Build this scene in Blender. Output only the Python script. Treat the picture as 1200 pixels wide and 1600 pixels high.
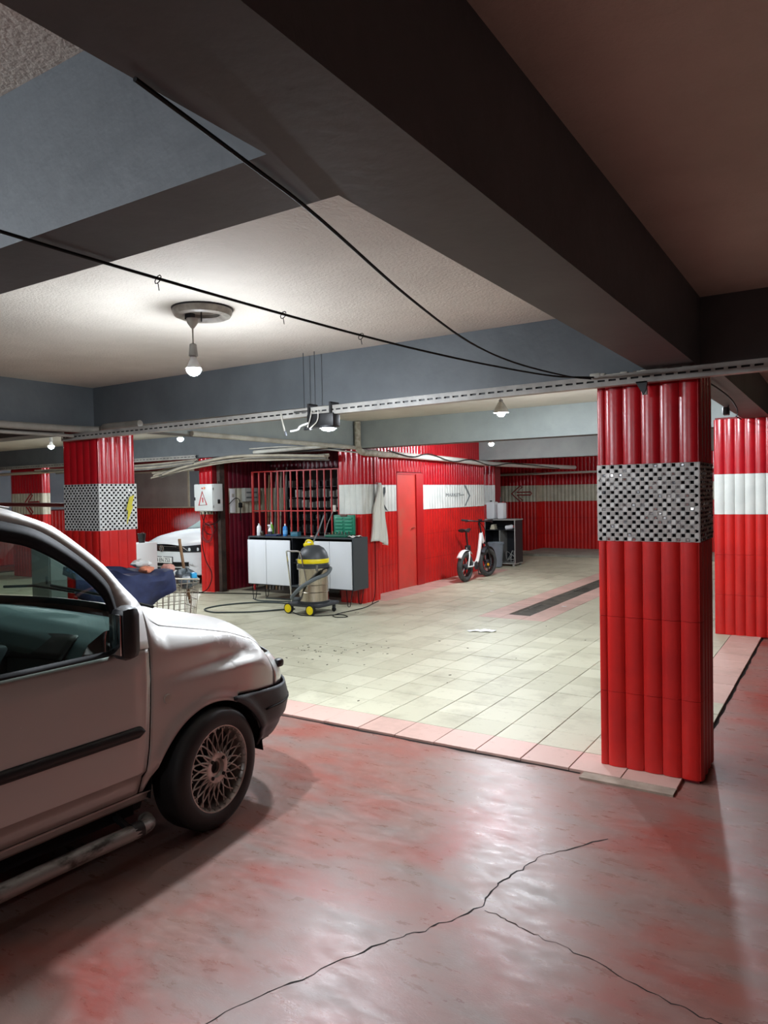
import bpy, bmesh, math, random
from mathutils import Vector, Matrix
random.seed(7)
scene = bpy.context.scene
for o in list(bpy.data.objects): bpy.data.objects.remove(o, do_unlink=True)
COL = scene.collection
rad = math.radians

# ------------------------------------------------------------------ camera
cam_d = bpy.data.cameras.new('camera')
cam = bpy.data.objects.new('camera', cam_d); COL.objects.link(cam)
YAW, PITCH, ROLL, EYE = 0.568131, -0.0257644, -0.0190081, 1.64
fwd = Vector((-math.sin(YAW)*math.cos(PITCH), math.cos(YAW)*math.cos(PITCH), math.sin(PITCH)))
rgt = Vector((math.cos(YAW), math.sin(YAW), 0)); upv = rgt.cross(fwd)
rgt2 = math.cos(ROLL)*rgt + math.sin(ROLL)*upv
up2 = -math.sin(ROLL)*rgt + math.cos(ROLL)*upv
cam.matrix_world = Matrix(((rgt2.x, up2.x, -fwd.x, 0), (rgt2.y, up2.y, -fwd.y, 0), (rgt2.z, up2.z, -fwd.z, EYE), (0, 0, 0, 1)))
cam_d.sensor_fit = 'HORIZONTAL'; cam_d.sensor_width = 36; cam_d.lens = 36*1134.33/1200
cam_d.clip_start = 0.02; cam_d.clip_end = 200
scene.camera = cam
FPX = 1134.33
def project(p):
    d = Vector(p) - Vector((0, 0, EYE)); w = d.dot(fwd)
    if w < 0.1: return (-999, -999, w)
    return (600 + FPX*d.dot(rgt2)/w, 800 - FPX*d.dot(up2)/w, w)

# ------------------------------------------------------------------ world, exposure
world = bpy.data.worlds.new('world'); scene.world = world; world.use_nodes = True
world.node_tree.nodes['Background'].inputs[0].default_value = (0.6, 0.65, 0.7, 1)
world.node_tree.nodes['Background'].inputs[1].default_value = 0.02
vs = scene.view_settings
scene.display_settings.display_device = 'sRGB'
vs.view_transform = 'Standard'; vs.look = 'None'; vs.gamma = 1.0; vs.exposure = 1.08; vs.use_curve_mapping = False
LAMP = 1500.0       # radiance of the large bulbs' glowing domes
FLOOR_Z = -0.018  # red slab; the tiled area stands a little proud of it

# ------------------------------------------------------------------ materials
def lin(c):
    return tuple(((v/255)/12.92 if v/255 <= 0.04045 else ((v/255+0.055)/1.055)**2.4) for v in c) + (1,)
MATS = {}
def mat(name, c, rough=0.5, metal=0.0, c2=None, scale=6.0, lo=0.35, hi=0.65, bump=0.0, bscale=60.0, c3=None, scale3=2.0, lo3=.45, hi3=.7,
        emit=None, estr=0, coat=0.0, spec=0.5, rough2=None, stretch=None, detail=5, trans=0, coords='pos', ior=None):
    if name in MATS: return MATS[name]
    m = bpy.data.materials.new(name); m.use_nodes = True; nt = m.node_tree; N = nt.nodes; L = nt.links
    b = N['Principled BSDF']
    b.inputs['Base Color'].default_value = lin(c); b.inputs['Roughness'].default_value = rough; b.inputs['Metallic'].default_value = metal
    b.inputs['Specular IOR Level'].default_value = spec
    if coat: b.inputs['Coat Weight'].default_value = coat; b.inputs['Coat Roughness'].default_value = 0.08
    if emit: b.inputs['Emission Color'].default_value = lin(emit); b.inputs['Emission Strength'].default_value = estr
    if trans: b.inputs['Transmission Weight'].default_value = trans
    if ior: b.inputs['IOR'].default_value = ior
    src = None
    if c2 or bump or c3:
        if coords == 'pos':
            g = N.new('ShaderNodeNewGeometry'); src = g.outputs['Position']
        else:
            g = N.new('ShaderNodeTexCoord'); src = g.outputs['Object']
        if stretch:
            mp = N.new('ShaderNodeMapping'); mp.inputs['Scale'].default_value = stretch; L.new(src, mp.inputs[0]); src = mp.outputs[0]
    col = None
    def ramp(sc, a, z, det):
        n = N.new('ShaderNodeTexNoise'); n.inputs['Scale'].default_value = sc; n.inputs['Detail'].default_value = det; n.inputs['Roughness'].default_value = 0.6
        L.new(src, n.inputs['Vector'])
        r = N.new('ShaderNodeMapRange'); r.inputs[1].default_value = a; r.inputs[2].default_value = z; L.new(n.outputs[0], r.inputs[0])
        return r.outputs[0]
    if c2:
        f = ramp(scale, lo, hi, detail)
        mx = N.new('ShaderNodeMix'); mx.data_type = 'RGBA'; mx.inputs[6].default_value = lin(c); mx.inputs[7].default_value = lin(c2)
        L.new(f, mx.inputs[0]); col = mx.outputs[2]
        if rough2 is not None:
            rr = N.new('ShaderNodeMapRange'); rr.inputs[3].default_value = rough; rr.inputs[4].default_value = rough2; L.new(f, rr.inputs[0]); L.new(rr.outputs[0], b.inputs['Roughness'])
    if c3:
        f = ramp(scale3, lo3, hi3, detail)
        mx = N.new('ShaderNodeMix'); mx.data_type = 'RGBA'; mx.inputs[7].default_value = lin(c3)
        if col: L.new(col, mx.inputs[6])
        else: mx.inputs[6].default_value = lin(c)
        L.new(f, mx.inputs[0]); col = mx.outputs[2]
    if col: L.new(col, b.inputs['Base Color'])
    if bump:
        n = N.new('ShaderNodeTexNoise'); n.inputs['Scale'].default_value = bscale; n.inputs['Detail'].default_value = 4; L.new(src, n.inputs['Vector'])
        bp = N.new('ShaderNodeBump'); bp.inputs['Strength'].default_value = bump; bp.inputs['Distance'].default_value = 0.01
        L.new(n.outputs[0], bp.inputs['Height']); L.new(bp.outputs[0], b.inputs['Normal'])
    MATS[name] = m
    return m
def glass(name, tint, gloss=0.06):
    m = bpy.data.materials.new(name); m.use_nodes = True; nt = m.node_tree; N = nt.nodes; L = nt.links
    N.remove(N['Principled BSDF'])
    t = N.new('ShaderNodeBsdfTransparent'); t.inputs[0].default_value = lin(tint)
    g = N.new('ShaderNodeBsdfGlossy'); g.inputs['Roughness'].default_value = 0.03
    lw = N.new('ShaderNodeLayerWeight'); lw.inputs[0].default_value = 0.5
    pw = N.new('ShaderNodeMath'); pw.operation = 'POWER'; pw.inputs[1].default_value = 4.0; L.new(lw.outputs['Facing'], pw.inputs[0])
    f = N.new('ShaderNodeMath'); f.operation = 'MULTIPLY_ADD'; f.inputs[1].default_value = 0.8; f.inputs[2].default_value = gloss; L.new(pw.outputs[0], f.inputs[0])
    x = N.new('ShaderNodeMixShader'); L.new(f.outputs[0], x.inputs[0]); L.new(t.outputs[0], x.inputs[1]); L.new(g.outputs[0], x.inputs[2])
    L.new(x.outputs[0], N['Material Output'].inputs[0]); MATS[name] = m
    return m

RED = mat('red_glazed_paint', (192, 24, 34), 0.24, c2=(172, 20, 32), scale=3, bump=0.05, bscale=45)
REDL = mat('red_glazed_paint_lower', (210, 32, 27), 0.34, c2=(188, 28, 28), scale=2.5, bump=0.05, bscale=45)
WHITEB = mat('white_glazed_paint', (226, 228, 222), 0.3, c2=(206, 210, 205), scale=3, bump=0.03, bscale=45)
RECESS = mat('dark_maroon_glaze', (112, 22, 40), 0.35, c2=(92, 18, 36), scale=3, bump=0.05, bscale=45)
MAROON = mat('maroon_core', (120, 12, 20), 0.6)
CREAMB = mat('aged_cream_paint', (205, 200, 180), 0.45, c2=(180, 176, 156), scale=4)
PLASTER = mat('cream_stippled_plaster', (214, 208, 197), 0.9, c2=(198, 192, 181), scale=1.2, bump=0.45, bscale=75)
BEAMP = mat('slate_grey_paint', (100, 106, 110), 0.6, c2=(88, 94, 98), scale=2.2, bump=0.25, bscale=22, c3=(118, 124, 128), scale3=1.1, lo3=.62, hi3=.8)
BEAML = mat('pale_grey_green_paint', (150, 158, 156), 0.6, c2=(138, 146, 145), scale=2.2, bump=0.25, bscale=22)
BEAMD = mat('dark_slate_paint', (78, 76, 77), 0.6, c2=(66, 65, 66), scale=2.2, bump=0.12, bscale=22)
CONC = mat('grey_mortar', (150, 142, 130), 0.9, c2=(110, 104, 96), scale=12, bump=0.5, bscale=40)
GROUT = mat('dark_joint_dirt', (58, 54, 46), 0.95, c2=(88, 82, 70), scale=5)
BLACKP = mat('black_plastic', (22, 23, 25), 0.45, bump=0.05, bscale=300)
DARKP = mat('charcoal_plastic', (52, 55, 60), 0.5)
RUBBER = mat('black_rubber', (16, 16, 17), 0.7, c2=(26, 25, 25), scale=9)
CHROME = mat('chrome', (225, 226, 228), 0.12, 1.0)
STEEL = mat('brushed_steel', (190, 185, 178), 0.28, 1.0, c2=(150, 146, 140), scale=3, stretch=(8, 8, 1))
GALV = mat('galvanised_steel', (176, 178, 176), 0.42, 0.7, c2=(140, 140, 136), scale=7)
WHITEP = mat('white_plastic', (228, 230, 232), 0.4)
OFFWHITE = mat('dirty_white_pvc', (196, 194, 184), 0.5, c2=(160, 156, 144), scale=4)
YELLOW = mat('yellow_plastic', (238, 216, 10), 0.4)
GREENP = mat('green_plastic', (30, 122, 96), 0.45)
BLUEP = mat('blue_plastic', (40, 130, 205), 0.4)
WOOD = mat('brown_wood', (150, 116, 80), 0.6, c2=(112, 82, 54), scale=10, stretch=(1, 1, .1))
WIRE = mat('black_cable', (14, 14, 15), 0.75, spec=.25)

# ------------------------------------------------------------------ mesh builder
class MB:
    def __init__(s): s.v = []; s.f = []; s.m = []
    def add(s, vs_, fs, mi=0):
        o = len(s.v); s.v += [tuple(p) for p in vs_]; s.f += [tuple(i+o for i in f) for f in fs]; s.m += [mi]*len(fs); return s
    def box(s, a, b, mi=0, M=None):
        x0, y0, z0 = a; x1, y1, z1 = b
        P = [Vector(p) for p in ((x0,y0,z0),(x1,y0,z0),(x1,y1,z0),(x0,y1,z0),(x0,y0,z1),(x1,y0,z1),(x1,y1,z1),(x0,y1,z1))]
        if M: P = [M @ p for p in P]
        return s.add(P, [(3,2,1,0),(4,5,6,7),(0,1,5,4),(1,2,6,5),(2,3,7,6),(3,0,4,7)], mi)
    def cbox(s, c, d, mi=0, M=None, bev=0.0):
        c = Vector(c); h = Vector(d)/2
        if not bev:
            T = (M or Matrix.Identity(4)); return s.box(tuple(c-h), tuple(c+h), mi, None) if not M else s.box(tuple(c-h), tuple(c+h), mi, M)
        bm = bmesh.new(); bmesh.ops.create_cube(bm, size=1.0)
        for v in bm.verts: v.co = Vector((v.co.x*d[0], v.co.y*d[1], v.co.z*d[2])) + c
        bmesh.ops.bevel(bm, geom=bm.edges[:], offset=bev, segments=2, affect='EDGES', profile=0.5)
        return s.bm(bm, mi, M)
    def bm(s, bm, mi=0, M=None):
        bm.verts.index_update()
        P = [(M @ v.co) if M else v.co.copy() for v in bm.verts]
        s.add(P, [tuple(v.index for v in f.verts) for f in bm.faces], mi); bm.free(); return s
    def tube(s, path, r, n=8, mi=0, caps=True, closed=False):
        P = [Vector(p) for p in path]; k = len(P)
        rr = r if isinstance(r, (list, tuple)) else [r]*k
        T = []
        for i in range(k):
            if closed: t = P[(i+1) % k]-P[i-1]
            else: t = P[min(i+1, k-1)]-P[max(i-1, 0)]
            T.append(t.normalized() if t.length > 1e-9 else Vector((0, 0, 1)))
        a = Vector((0, 0, 1)) if abs(T[0].z) < 0.9 else Vector((1, 0, 0))
        nrm = (a - T[0]*a.dot(T[0])).normalized(); rings = []
        for i in range(k):
            nrm = (nrm - T[i]*nrm.dot(T[i]))
            nrm = nrm.normalized() if nrm.length > 1e-6 else T[i].orthogonal().normalized()
            bn = T[i].cross(nrm)
            rings.append([P[i] + (nrm*math.cos(2*math.pi*j/n) + bn*math.sin(2*math.pi*j/n))*rr[i] for j in range(n)])
        V = [p for R in rings for p in R]; F = []
        for i in range(k if closed else k-1):
            q = (i+1) % k
            for j in range(n):
                F.append((i*n+j, i*n+(j+1) % n, q*n+(j+1) % n, q*n+j))
        if caps and not closed: F += [tuple(range(n))[::-1], tuple((k-1)*n+j for j in range(n))]
        return s.add(V, F, mi)
    def lathe(s, prof, n=24, mi=0, M=None, cap=True):   # prof: (r, z)
        V = []; F = []
        for r, z in prof:
            for j in range(n):
                a = 2*math.pi*j/n; p = Vector((r*math.cos(a), r*math.sin(a), z)); V.append(M @ p if M else p)
        for i in range(len(prof)-1):
            for j in range(n): F.append((i*n+j, i*n+(j+1) % n, (i+1)*n+(j+1) % n, (i+1)*n+j))
        if cap:
            if prof[0][0] > 1e-4: F.append(tuple(range(n))[::-1])
            if prof[-1][0] > 1e-4: F.append(tuple((len(prof)-1)*n+j for j in range(n)))
        return s.add(V, F, mi)
    def prism(s, poly, d, M, mi=0):   # 2D poly in local xy, extruded to z=d, placed by M
        n = len(poly); V = [M @ Vector((x, y, 0)) for x, y in poly] + [M @ Vector((x, y, d)) for x, y in poly]
        F = [tuple(range(n))[::-1], tuple(range(n, 2*n))] + [(i, (i+1) % n, n+(i+1) % n, n+i) for i in range(n)]
        return s.add(V, F, mi)
    def grid(s, fn, nu, nv, mi=0, flip=False):
        V = [fn(i/nu, j/nv) for i in range(nu+1) for j in range(nv+1)]; F = []
        for i in range(nu):
            for j in range(nv):
                q = (i*(nv+1)+j, (i+1)*(nv+1)+j, (i+1)*(nv+1)+j+1, i*(nv+1)+j+1); F.append(q[::-1] if flip else q)
        return s.add(V, F, mi)
    def mesh(s, name, mats, ang=35):
        me = bpy.data.meshes.new(name); me.from_pydata([tuple(p) for p in s.v], [], s.f)
        for m in (mats if isinstance(mats, (list, tuple)) else [mats]): me.materials.append(m)
        me.polygons.foreach_set('material_index', s.m)
        if ang:
            me.polygons.foreach_set('use_smooth', [True]*len(me.polygons)); me.update(); me.set_sharp_from_angle(angle=rad(ang))
        me.update(); return me
    def build(s, name, mats, parent=None, world=False, ang=35, solid=0):
        if world and parent is not None:
            o = Vector((0, 0, 0)); q = parent
            while q is not None: o += q.location; q = q.parent
            s.v = [tuple(Vector(p)-o) for p in s.v]
        ob = bpy.data.objects.new(name, s.mesh(name, mats, ang)); COL.objects.link(ob)
        if parent is not None: ob.parent = parent
        if solid:
            md = ob.modifiers.new('thickness', 'SOLIDIFY'); md.thickness = solid; md.offset = -1
        return ob
def put(name, me, parent=None, loc=(0, 0, 0), rot=None):
    ob = bpy.data.objects.new(name, me); COL.objects.link(ob)
    if parent is not None: ob.parent = parent
    ob.location = loc
    if rot: ob.rotation_euler = rot
    return ob
def tag(o, label=None, cat=None, group=None, kind=None):
    if label: o['label'] = label
    if cat: o['category'] = cat
    if group: o['group'] = group
    if kind: o['kind'] = kind
    return o
def thing(name, label, cat, loc=(0, 0, 0), rz=0, group=None):
    o = bpy.data.objects.new(name, None); COL.objects.link(o); o.location = loc; o.rotation_euler = (0, 0, rz); o.empty_display_size = .1
    return tag(o, label, cat, group)
def struct(name, loc=(0, 0, 0), label=None):
    o = bpy.data.objects.new(name, None); COL.objects.link(o); o.location = loc; o.empty_display_size = .1
    return tag(o, label, None, None, 'structure')
def copy_tree(o, parent=None):
    c = o.copy(); COL.objects.link(c); c.parent = parent
    for ch in list(o.children): copy_tree(ch, c)
    return c
def smooth(P, k=8, closed=False):
    P = [Vector(p) for p in P]; out = []; n = len(P)
    for i in range(n if closed else n-1):
        p0 = P[i-1] if (closed or i > 0) else P[0]*2-P[1]
        p1 = P[i]; p2 = P[(i+1) % n]; p3 = P[(i+2) % n] if (closed or i+2 < n) else P[-1]*2-P[-2]
        for j in range(k):
            t = j/k; out.append(0.5*((2*p1)+(p2-p0)*t+(2*p0-5*p1+4*p2-p3)*t*t+(3*p1-p0-3*p2+p3)*t**3))
    if not closed: out.append(P[-1])
    return out
def text_mesh(txt, size, depth=0.0015):
    c = bpy.data.curves.new('lettering', 'FONT'); c.body = txt; c.size = size; c.extrude = depth; c.align_x = 'CENTER'; c.align_y = 'CENTER'
    c.resolution_u = 3
    t = bpy.data.objects.new('lettering', c); COL.objects.link(t); bpy.context.view_layer.update()
    me = bpy.data.meshes.new_from_object(t.evaluated_get(bpy.context.evaluated_depsgraph_get()))
    bpy.data.objects.remove(t, do_unlink=True); bpy.data.curves.remove(c); return me
def frame(o, u, n):   # matrix whose x is u, z is the outward normal n
    u = Vector(u).normalized(); n = Vector(n).normalized(); v = n.cross(u)
    return Matrix(((u.x, v.x, n.x, o[0]), (u.y, v.y, n.y, o[1]), (u.z, v.z, n.z, o[2]), (0, 0, 0, 1)))
def interp(tab, x):
    if x <= tab[0][0]: return tab[0][1]
    for (a, b), (c, d) in zip(tab, tab[1:]):
        if x <= c: return b+(d-b)*(x-a)/(c-a) if c > a else d
    return tab[-1][1]
# ================================================================== STRUCTURE
CEIL, BB = 2.70, 2.31
def sbox(name, a, b, m, label=None, parent=None, mats=None):
    ob = MB().box(a, b).build(name, m, parent, ang=0)
    if parent is None: tag(ob, label, None, None, 'structure')
    return ob

# ---- floor slab, worn red paint on concrete
def floor_material():
    m = bpy.data.materials.new('worn_red_floor_paint'); m.use_nodes = True; nt = m.node_tree; N = nt.nodes; L = nt.links; b = N['Principled BSDF']
    g = N.new('ShaderNodeNewGeometry')
    def noise(sc, det=6, ro=.6, vec=None, dist=0):
        n = N.new('ShaderNodeTexNoise'); n.inputs['Scale'].default_value = sc; n.inputs['Detail'].default_value = det; n.inputs['Roughness'].default_value = ro
        n.inputs['Distortion'].default_value = dist
        L.new(vec or g.outputs['Position'], n.inputs['Vector']); return n.outputs[0]
    def rng(s, a, z, c=0, d=1):
        r = N.new('ShaderNodeMapRange'); r.inputs[1].default_value = a; r.inputs[2].default_value = z; r.inputs[3].default_value = c; r.inputs[4].default_value = d; L.new(s, r.inputs[0]); return r.outputs[0]
    def mix(f, a, z):
        x = N.new('ShaderNodeMix'); x.data_type = 'RGBA'; L.new(f, x.inputs[0])
        for s, v in ((6, a), (7, z)):
            if isinstance(v, tuple): x.inputs[s].default_value = v
            else: L.new(v, x.inputs[s])
        return x.outputs[2]
    mp = N.new('ShaderNodeMapping'); mp.inputs['Scale'].default_value = (1, 2.6, 1); mp.inputs['Rotation'].default_value = (0, 0, rad(-35)); L.new(g.outputs['Position'], mp.inputs[0])
    c = mix(rng(noise(0.9, 5), .38, .62), lin((146, 82, 72)), lin((142, 108, 98)))
    c = mix(rng(noise(1.9, 4, .5, mp.outputs[0], .3), .40, .75), c, lin((128, 113, 106)))
    c = mix(rng(noise(1.1, 5, .5, None, .4), .56, .74), c, lin((150, 56, 44)))
    c = mix(rng(noise(9, 8, .7, mp.outputs[0]), .52, .95), c, lin((116, 78, 70)))
    c = mix(rng(noise(22, 8, .75, None, .2), .56, .95), c, lin((166, 136, 128)))
    c = mix(rng(noise(70, 3, .6), .68, .90), c, lin((104, 74, 66)))
    L.new(c, b.inputs['Base Color'])
    r = rng(noise(7, 8, .7, mp.outputs[0]), .33, .7, .23, .46); L.new(r, b.inputs['Roughness'])
    bp = N.new('ShaderNodeBump'); bp.inputs['Strength'].default_value = .20; bp.inputs['Distance'].default_value = .003
    L.new(noise(75, 6, .7, mp.outputs[0]), bp.inputs['Height']); L.new(bp.outputs[0], b.inputs['Normal'])
    b.inputs['Specular IOR Level'].default_value = .55
    return m
FLOORM = floor_material()
floor = MB().box((-22, -6, FLOOR_Z-.2), (6, 24, FLOOR_Z)).build('floor', FLOORM, ang=0); tag(floor, 'worn red painted concrete floor', kind='structure')
CRACKM = mat('crack_dirt', (30, 24, 22), 1.0)
def crack(pts, w):
    P = []
    for a, b in zip(pts, pts[1:]):
        for k in range(9):
            t = k/9; P.append(Vector((a[0]+(b[0]-a[0])*t+random.uniform(-.010, .010), a[1]+(b[1]-a[1])*t+random.uniform(-.010, .010), 0)))
    P.append(Vector((pts[-1][0], pts[-1][1], 0))); V = []; F = []
    for i, p in enumerate(P):
        t = (P[min(i+1, len(P)-1)]-P[max(i-1, 0)]).normalized(); n = Vector((-t.y, t.x, 0)); ww = w*random.uniform(.35, 1.3)
        V += [(p+n*ww)+Vector((0, 0, FLOOR_Z+.0006)), (p-n*ww)+Vector((0, 0, FLOOR_Z+.0006))]
    F = [(2*i, 2*i+1, 2*i+3, 2*i+2) for i in range(len(P)-1)]
    MB().add(V, F).build('crack', CRACKM, floor, ang=0)
crack([(-1.723, 1.532), (-1.60, 1.86), (-1.445, 2.209), (-1.331, 2.393), (-1.236, 2.591), (-1.24, 2.823), (-1.165, 3.123), (-.959, 3.421)], .0036)
crack([(-1.208, 2.591), (-1.02, 2.54), (-.823, 2.514), (-.478, 2.413), (-.29, 2.396), (.1, 2.30)], .0022)

def joint(a, b_, w):
    q = random.Random(9); A = Vector((a[0], a[1], 0)); B = Vector((b_[0], b_[1], 0)); d = (B-A).normalized(); n = Vector((-d.y, d.x, 0)); V = []; K = 60
    for k in range(K+1):
        p = A.lerp(B, k/K); z = Vector((0, 0, FLOOR_Z+.0008)); V += [p+z, p+n*w*q.uniform(.6, 1.25)+z]
    MB().add(V, [(2*k, 2*k+1, 2*k+3, 2*k+2)[::-1] for k in range(K)]).build('open_joint', CRACKM, floor, ang=0)
joint((-1.32, 4.162), (-9, 4.162), .032)
joint((-.795, 4.80), (-.795, 12), -.028)
# ---- raised tiled floor
def tile_material(name, a, b_, dirt):
    m = bpy.data.materials.new(name); m.use_nodes = True; nt = m.node_tree; N = nt.nodes; L = nt.links; b = N['Principled BSDF']
    g = N.new('ShaderNodeNewGeometry')
    add = N.new('ShaderNodeVectorMath'); add.operation = 'SUBTRACT'; add.inputs[1].default_value = (-.786, 4.15, .5); L.new(g.outputs['Position'], add.inputs[0])
    dv = N.new('ShaderNodeVectorMath'); dv.operation = 'DIVIDE'; dv.inputs[1].default_value = (.302, .302, 1); L.new(add.outputs[0], dv.inputs[0])
    fl_ = N.new('ShaderNodeVectorMath'); fl_.operation = 'FLOOR'; L.new(dv.outputs[0], fl_.inputs[0])
    wn = N.new('ShaderNodeTexWhiteNoise'); wn.noise_dimensions = '3D'; L.new(fl_.outputs[0], wn.inputs['Vector'])
    def noise(sc, det, s=None):
        n = N.new('ShaderNodeTexNoise'); n.inputs['Scale'].default_value = sc; n.inputs['Detail'].default_value = det; n.inputs['Roughness'].default_value = .65; L.new(g.outputs['Position'], n.inputs['Vector']); return n.outputs[0]
    x = N.new('ShaderNodeMix'); x.data_type = 'RGBA'; x.inputs[6].default_value = lin(a); x.inputs[7].default_value = lin(b_); L.new(wn.outputs[0], x.inputs[0])
    r = N.new('ShaderNodeMapRange'); r.inputs[1].default_value = .50; r.inputs[2].default_value = .78; r.inputs[4].default_value = .75; L.new(noise(2.2, 7), r.inputs[0])
    y = N.new('ShaderNodeMix'); y.data_type = 'RGBA'; L.new(r.outputs[0], y.inputs[0]); L.new(x.outputs[2], y.inputs[6]); y.inputs[7].default_value = lin(dirt)
    r2 = N.new('ShaderNodeMapRange'); r2.inputs[1].default_value = .60; r2.inputs[2].default_value = .74; r2.inputs[4].default_value = .6; L.new(noise(14, 6), r2.inputs[0])
    y2 = N.new('ShaderNodeMix'); y2.data_type = 'RGBA'; L.new(r2.outputs[0], y2.inputs[0]); L.new(y.outputs[2], y2.inputs[6]); y2.inputs[7].default_value = lin(dirt)
    L.new(y2.outputs[2], b.inputs['Base Color']); b.inputs['Roughness'].default_value = .5
    bp = N.new('ShaderNodeBump'); bp.inputs['Strength'].default_value = .12; bp.inputs['Distance'].default_value = .004; L.new(noise(40, 5), bp.inputs['Height']); L.new(bp.outputs[0], b.inputs['Normal'])
    return m
TGREY = tile_material('cream_grey_floor_tile', (198, 195, 172), (183, 180, 157), (136, 130, 108))
TPINK = tile_material('pink_floor_tile', (206, 170, 158), (194, 160, 148), (154, 128, 114))
tfloor = struct('floor_tiled', (0, 0, 0), 'raised cream tiled floor with pink border')
MB().box((-16.5, 4.16, FLOOR_Z), (-.79, 19.6, -.004)).build('bedding', GROUT, tfloor, ang=0)
TP = .302
def tile_mesh(m, nm):
    h = TP/2-.0022; c = .002
    V = [(-h, -h, -.016), (h, -h, -.016), (h, h, -.016), (-h, h, -.016), (-h, -h, -c), (h, -h, -c), (h, h, -c), (-h, h, -c), (-h+c, -h+c, 0), (h-c, -h+c, 0), (h-c, h-c, 0), (-h+c, h-c, 0)]
    F = [(8, 9, 10, 11)] + [(i, (i+1) % 4, 4+(i+1) % 4, 4+i) for i in range(4)] + [(4+i, 4+(i+1) % 4, 8+(i+1) % 4, 8+i) for i in range(4)]
    return MB().add(V, F).mesh(nm, m, 0)
tm_g, tm_p = tile_mesh(TGREY, 'tile_grey'), tile_mesh(TPINK, 'tile_pink')
tiles = []
for i in range(52):
    for j in range(51):
        x = -.786-TP*(i+.5); y = 4.15+TP*(j+.5)
        if x < -16.3 or y > 19.3: continue
        if x < -6.6 and 9.2 < y < 15.1 and x > -9.0: continue
        if x < -9.2 and y > 14.2: continue
        if -3.76 < x < -3.47 and y > 9.0 and y < 19.0: continue
        pink = j == 0 or (i == 0 and y > 5.9) or (-4.06 < x < -3.17 and y > 8.55) or (x < -6.05 and x > -6.7 and y > 9.3 and y < 14.2)
        p = project((x, y, 0)); vis = 0 < p[0] < 1200 and 0 < p[1] < 1600 and not (p[0] < 440 and p[1] > 985) and not (940 < p[0] < 1118 and p[1] < 1200)
        tiles.append((0 if vis else 1, p[2], x, y, pink))
tiles.sort()
bulk = {False: MB(), True: MB()}
for k, (nv, d, x, y, pink) in enumerate(tiles):
    z = random.uniform(-.0012, .0012)
    if k < 300:
        put('tile', tm_p if pink else tm_g, tfloor, (x, y, z), (random.uniform(-.004, .004), random.uniform(-.004, .004), random.uniform(-.003, .003)))
    else:
        h = TP/2-.0022
        bulk[pink].add([(x-h, y-h, z), (x+h, y-h, z), (x+h, y+h, z), (x-h, y+h, z), (x-h, y-h, -.016), (x+h, y-h, -.016), (x+h, y+h, -.016), (x-h, y+h, -.016)], [(0, 1, 2, 3)]+[(4+q, 4+(q+1) % 4, (q+1) % 4, q) for q in range(4)])
tag(bulk[False].build('far_tiles', TGREY, tfloor, ang=0), kind='stuff'); tag(bulk[True].build('far_pink_tiles', TPINK, tfloor, ang=0), kind='stuff')
# kerb edge of the pink row near the pillar (broken mortar lip)
MB().box((-1.30, 4.06, FLOOR_Z), (-.79, 4.155, -.006)).build('mortar_lip', mat('beige_mortar', (172, 156, 140), .85, c2=(140, 126, 112), scale=9, bump=.3, bscale=40), tfloor, ang=0)
# drain channel with grates
drain = struct('floor_drain', (-3.615, 9.0, 0), 'dark slotted drain channel in the tiled floor')
MB().box((-3.78, 9.0, -.10), (-3.45, 18.9, -.06)).box((-3.78, 8.98, -.1), (-3.745, 18.9, -.003)).box((-3.485, 8.98, -.1), (-3.45, 18.9, -.003)).build('channel', GROUT, drain, world=True, ang=0)
GRATE = mat('dirty_iron_grate', (92, 88, 80), .6, .4, c2=(60, 57, 50), scale=8)
def grate(y0, y1, dz=0, tilt=0):
    mb = MB().box((-.12, 0, -.018), (-.10, y1-y0, 0)).box((.10, 0, -.018), (.12, y1-y0, 0))
    n = int((y1-y0)/.045)
    for q in range(n): mb.box((-.11, .01+q*.045, -.016), (.11, .03+q*.045, -.001))
    o = mb.build('grate', GRATE, drain, ang=0); o.location = (0, y0-9.0, -.002+dz); o.rotation_euler = (0, tilt, 0)
for a, b_, dz, t in ((9.02, 9.50, 0, 0), (9.52, 10.0, 0, .02), (10.02, 10.5, -.02, -.05), (11.0, 11.5, 0, 0), (11.52, 12.0, .004, .03), (12.02, 12.5, 0, 0), (12.52, 13.2, 0, 0), (13.3, 14.4, 0, 0)): grate(a, b_, dz, t)

# ---- ceiling and beams
ceiling = sbox('ceiling', (-22, -6, CEIL), (6, 24, CEIL+.2), PLASTER, 'cream stippled plaster ceiling')
def beam(x0, x1, y0, y1, z0, label, m=BEAMP):
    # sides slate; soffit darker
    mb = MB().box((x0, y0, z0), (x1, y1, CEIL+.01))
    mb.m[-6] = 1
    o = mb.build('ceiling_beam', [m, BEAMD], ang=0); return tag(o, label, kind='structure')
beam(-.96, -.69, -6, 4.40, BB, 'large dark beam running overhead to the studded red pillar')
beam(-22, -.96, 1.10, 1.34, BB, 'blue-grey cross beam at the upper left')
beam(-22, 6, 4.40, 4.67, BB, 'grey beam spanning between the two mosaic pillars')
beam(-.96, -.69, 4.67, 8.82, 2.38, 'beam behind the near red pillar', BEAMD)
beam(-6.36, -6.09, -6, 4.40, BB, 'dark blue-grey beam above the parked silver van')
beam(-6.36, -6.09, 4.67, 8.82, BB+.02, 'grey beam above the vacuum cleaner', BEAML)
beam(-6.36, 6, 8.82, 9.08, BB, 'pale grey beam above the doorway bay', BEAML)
beam(-22, -6.36, 8.82, 9.08, BB, 'left end of the pale grey beam above the electrical cabinet, shade put into its colour')  # continues the pale beam; darker colour stands in for the weaker light here
beam(-6.42, 6, 13.75, 14.02, BB-.03, 'violet-grey beam in front of the rear wall', BEAML)

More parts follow.
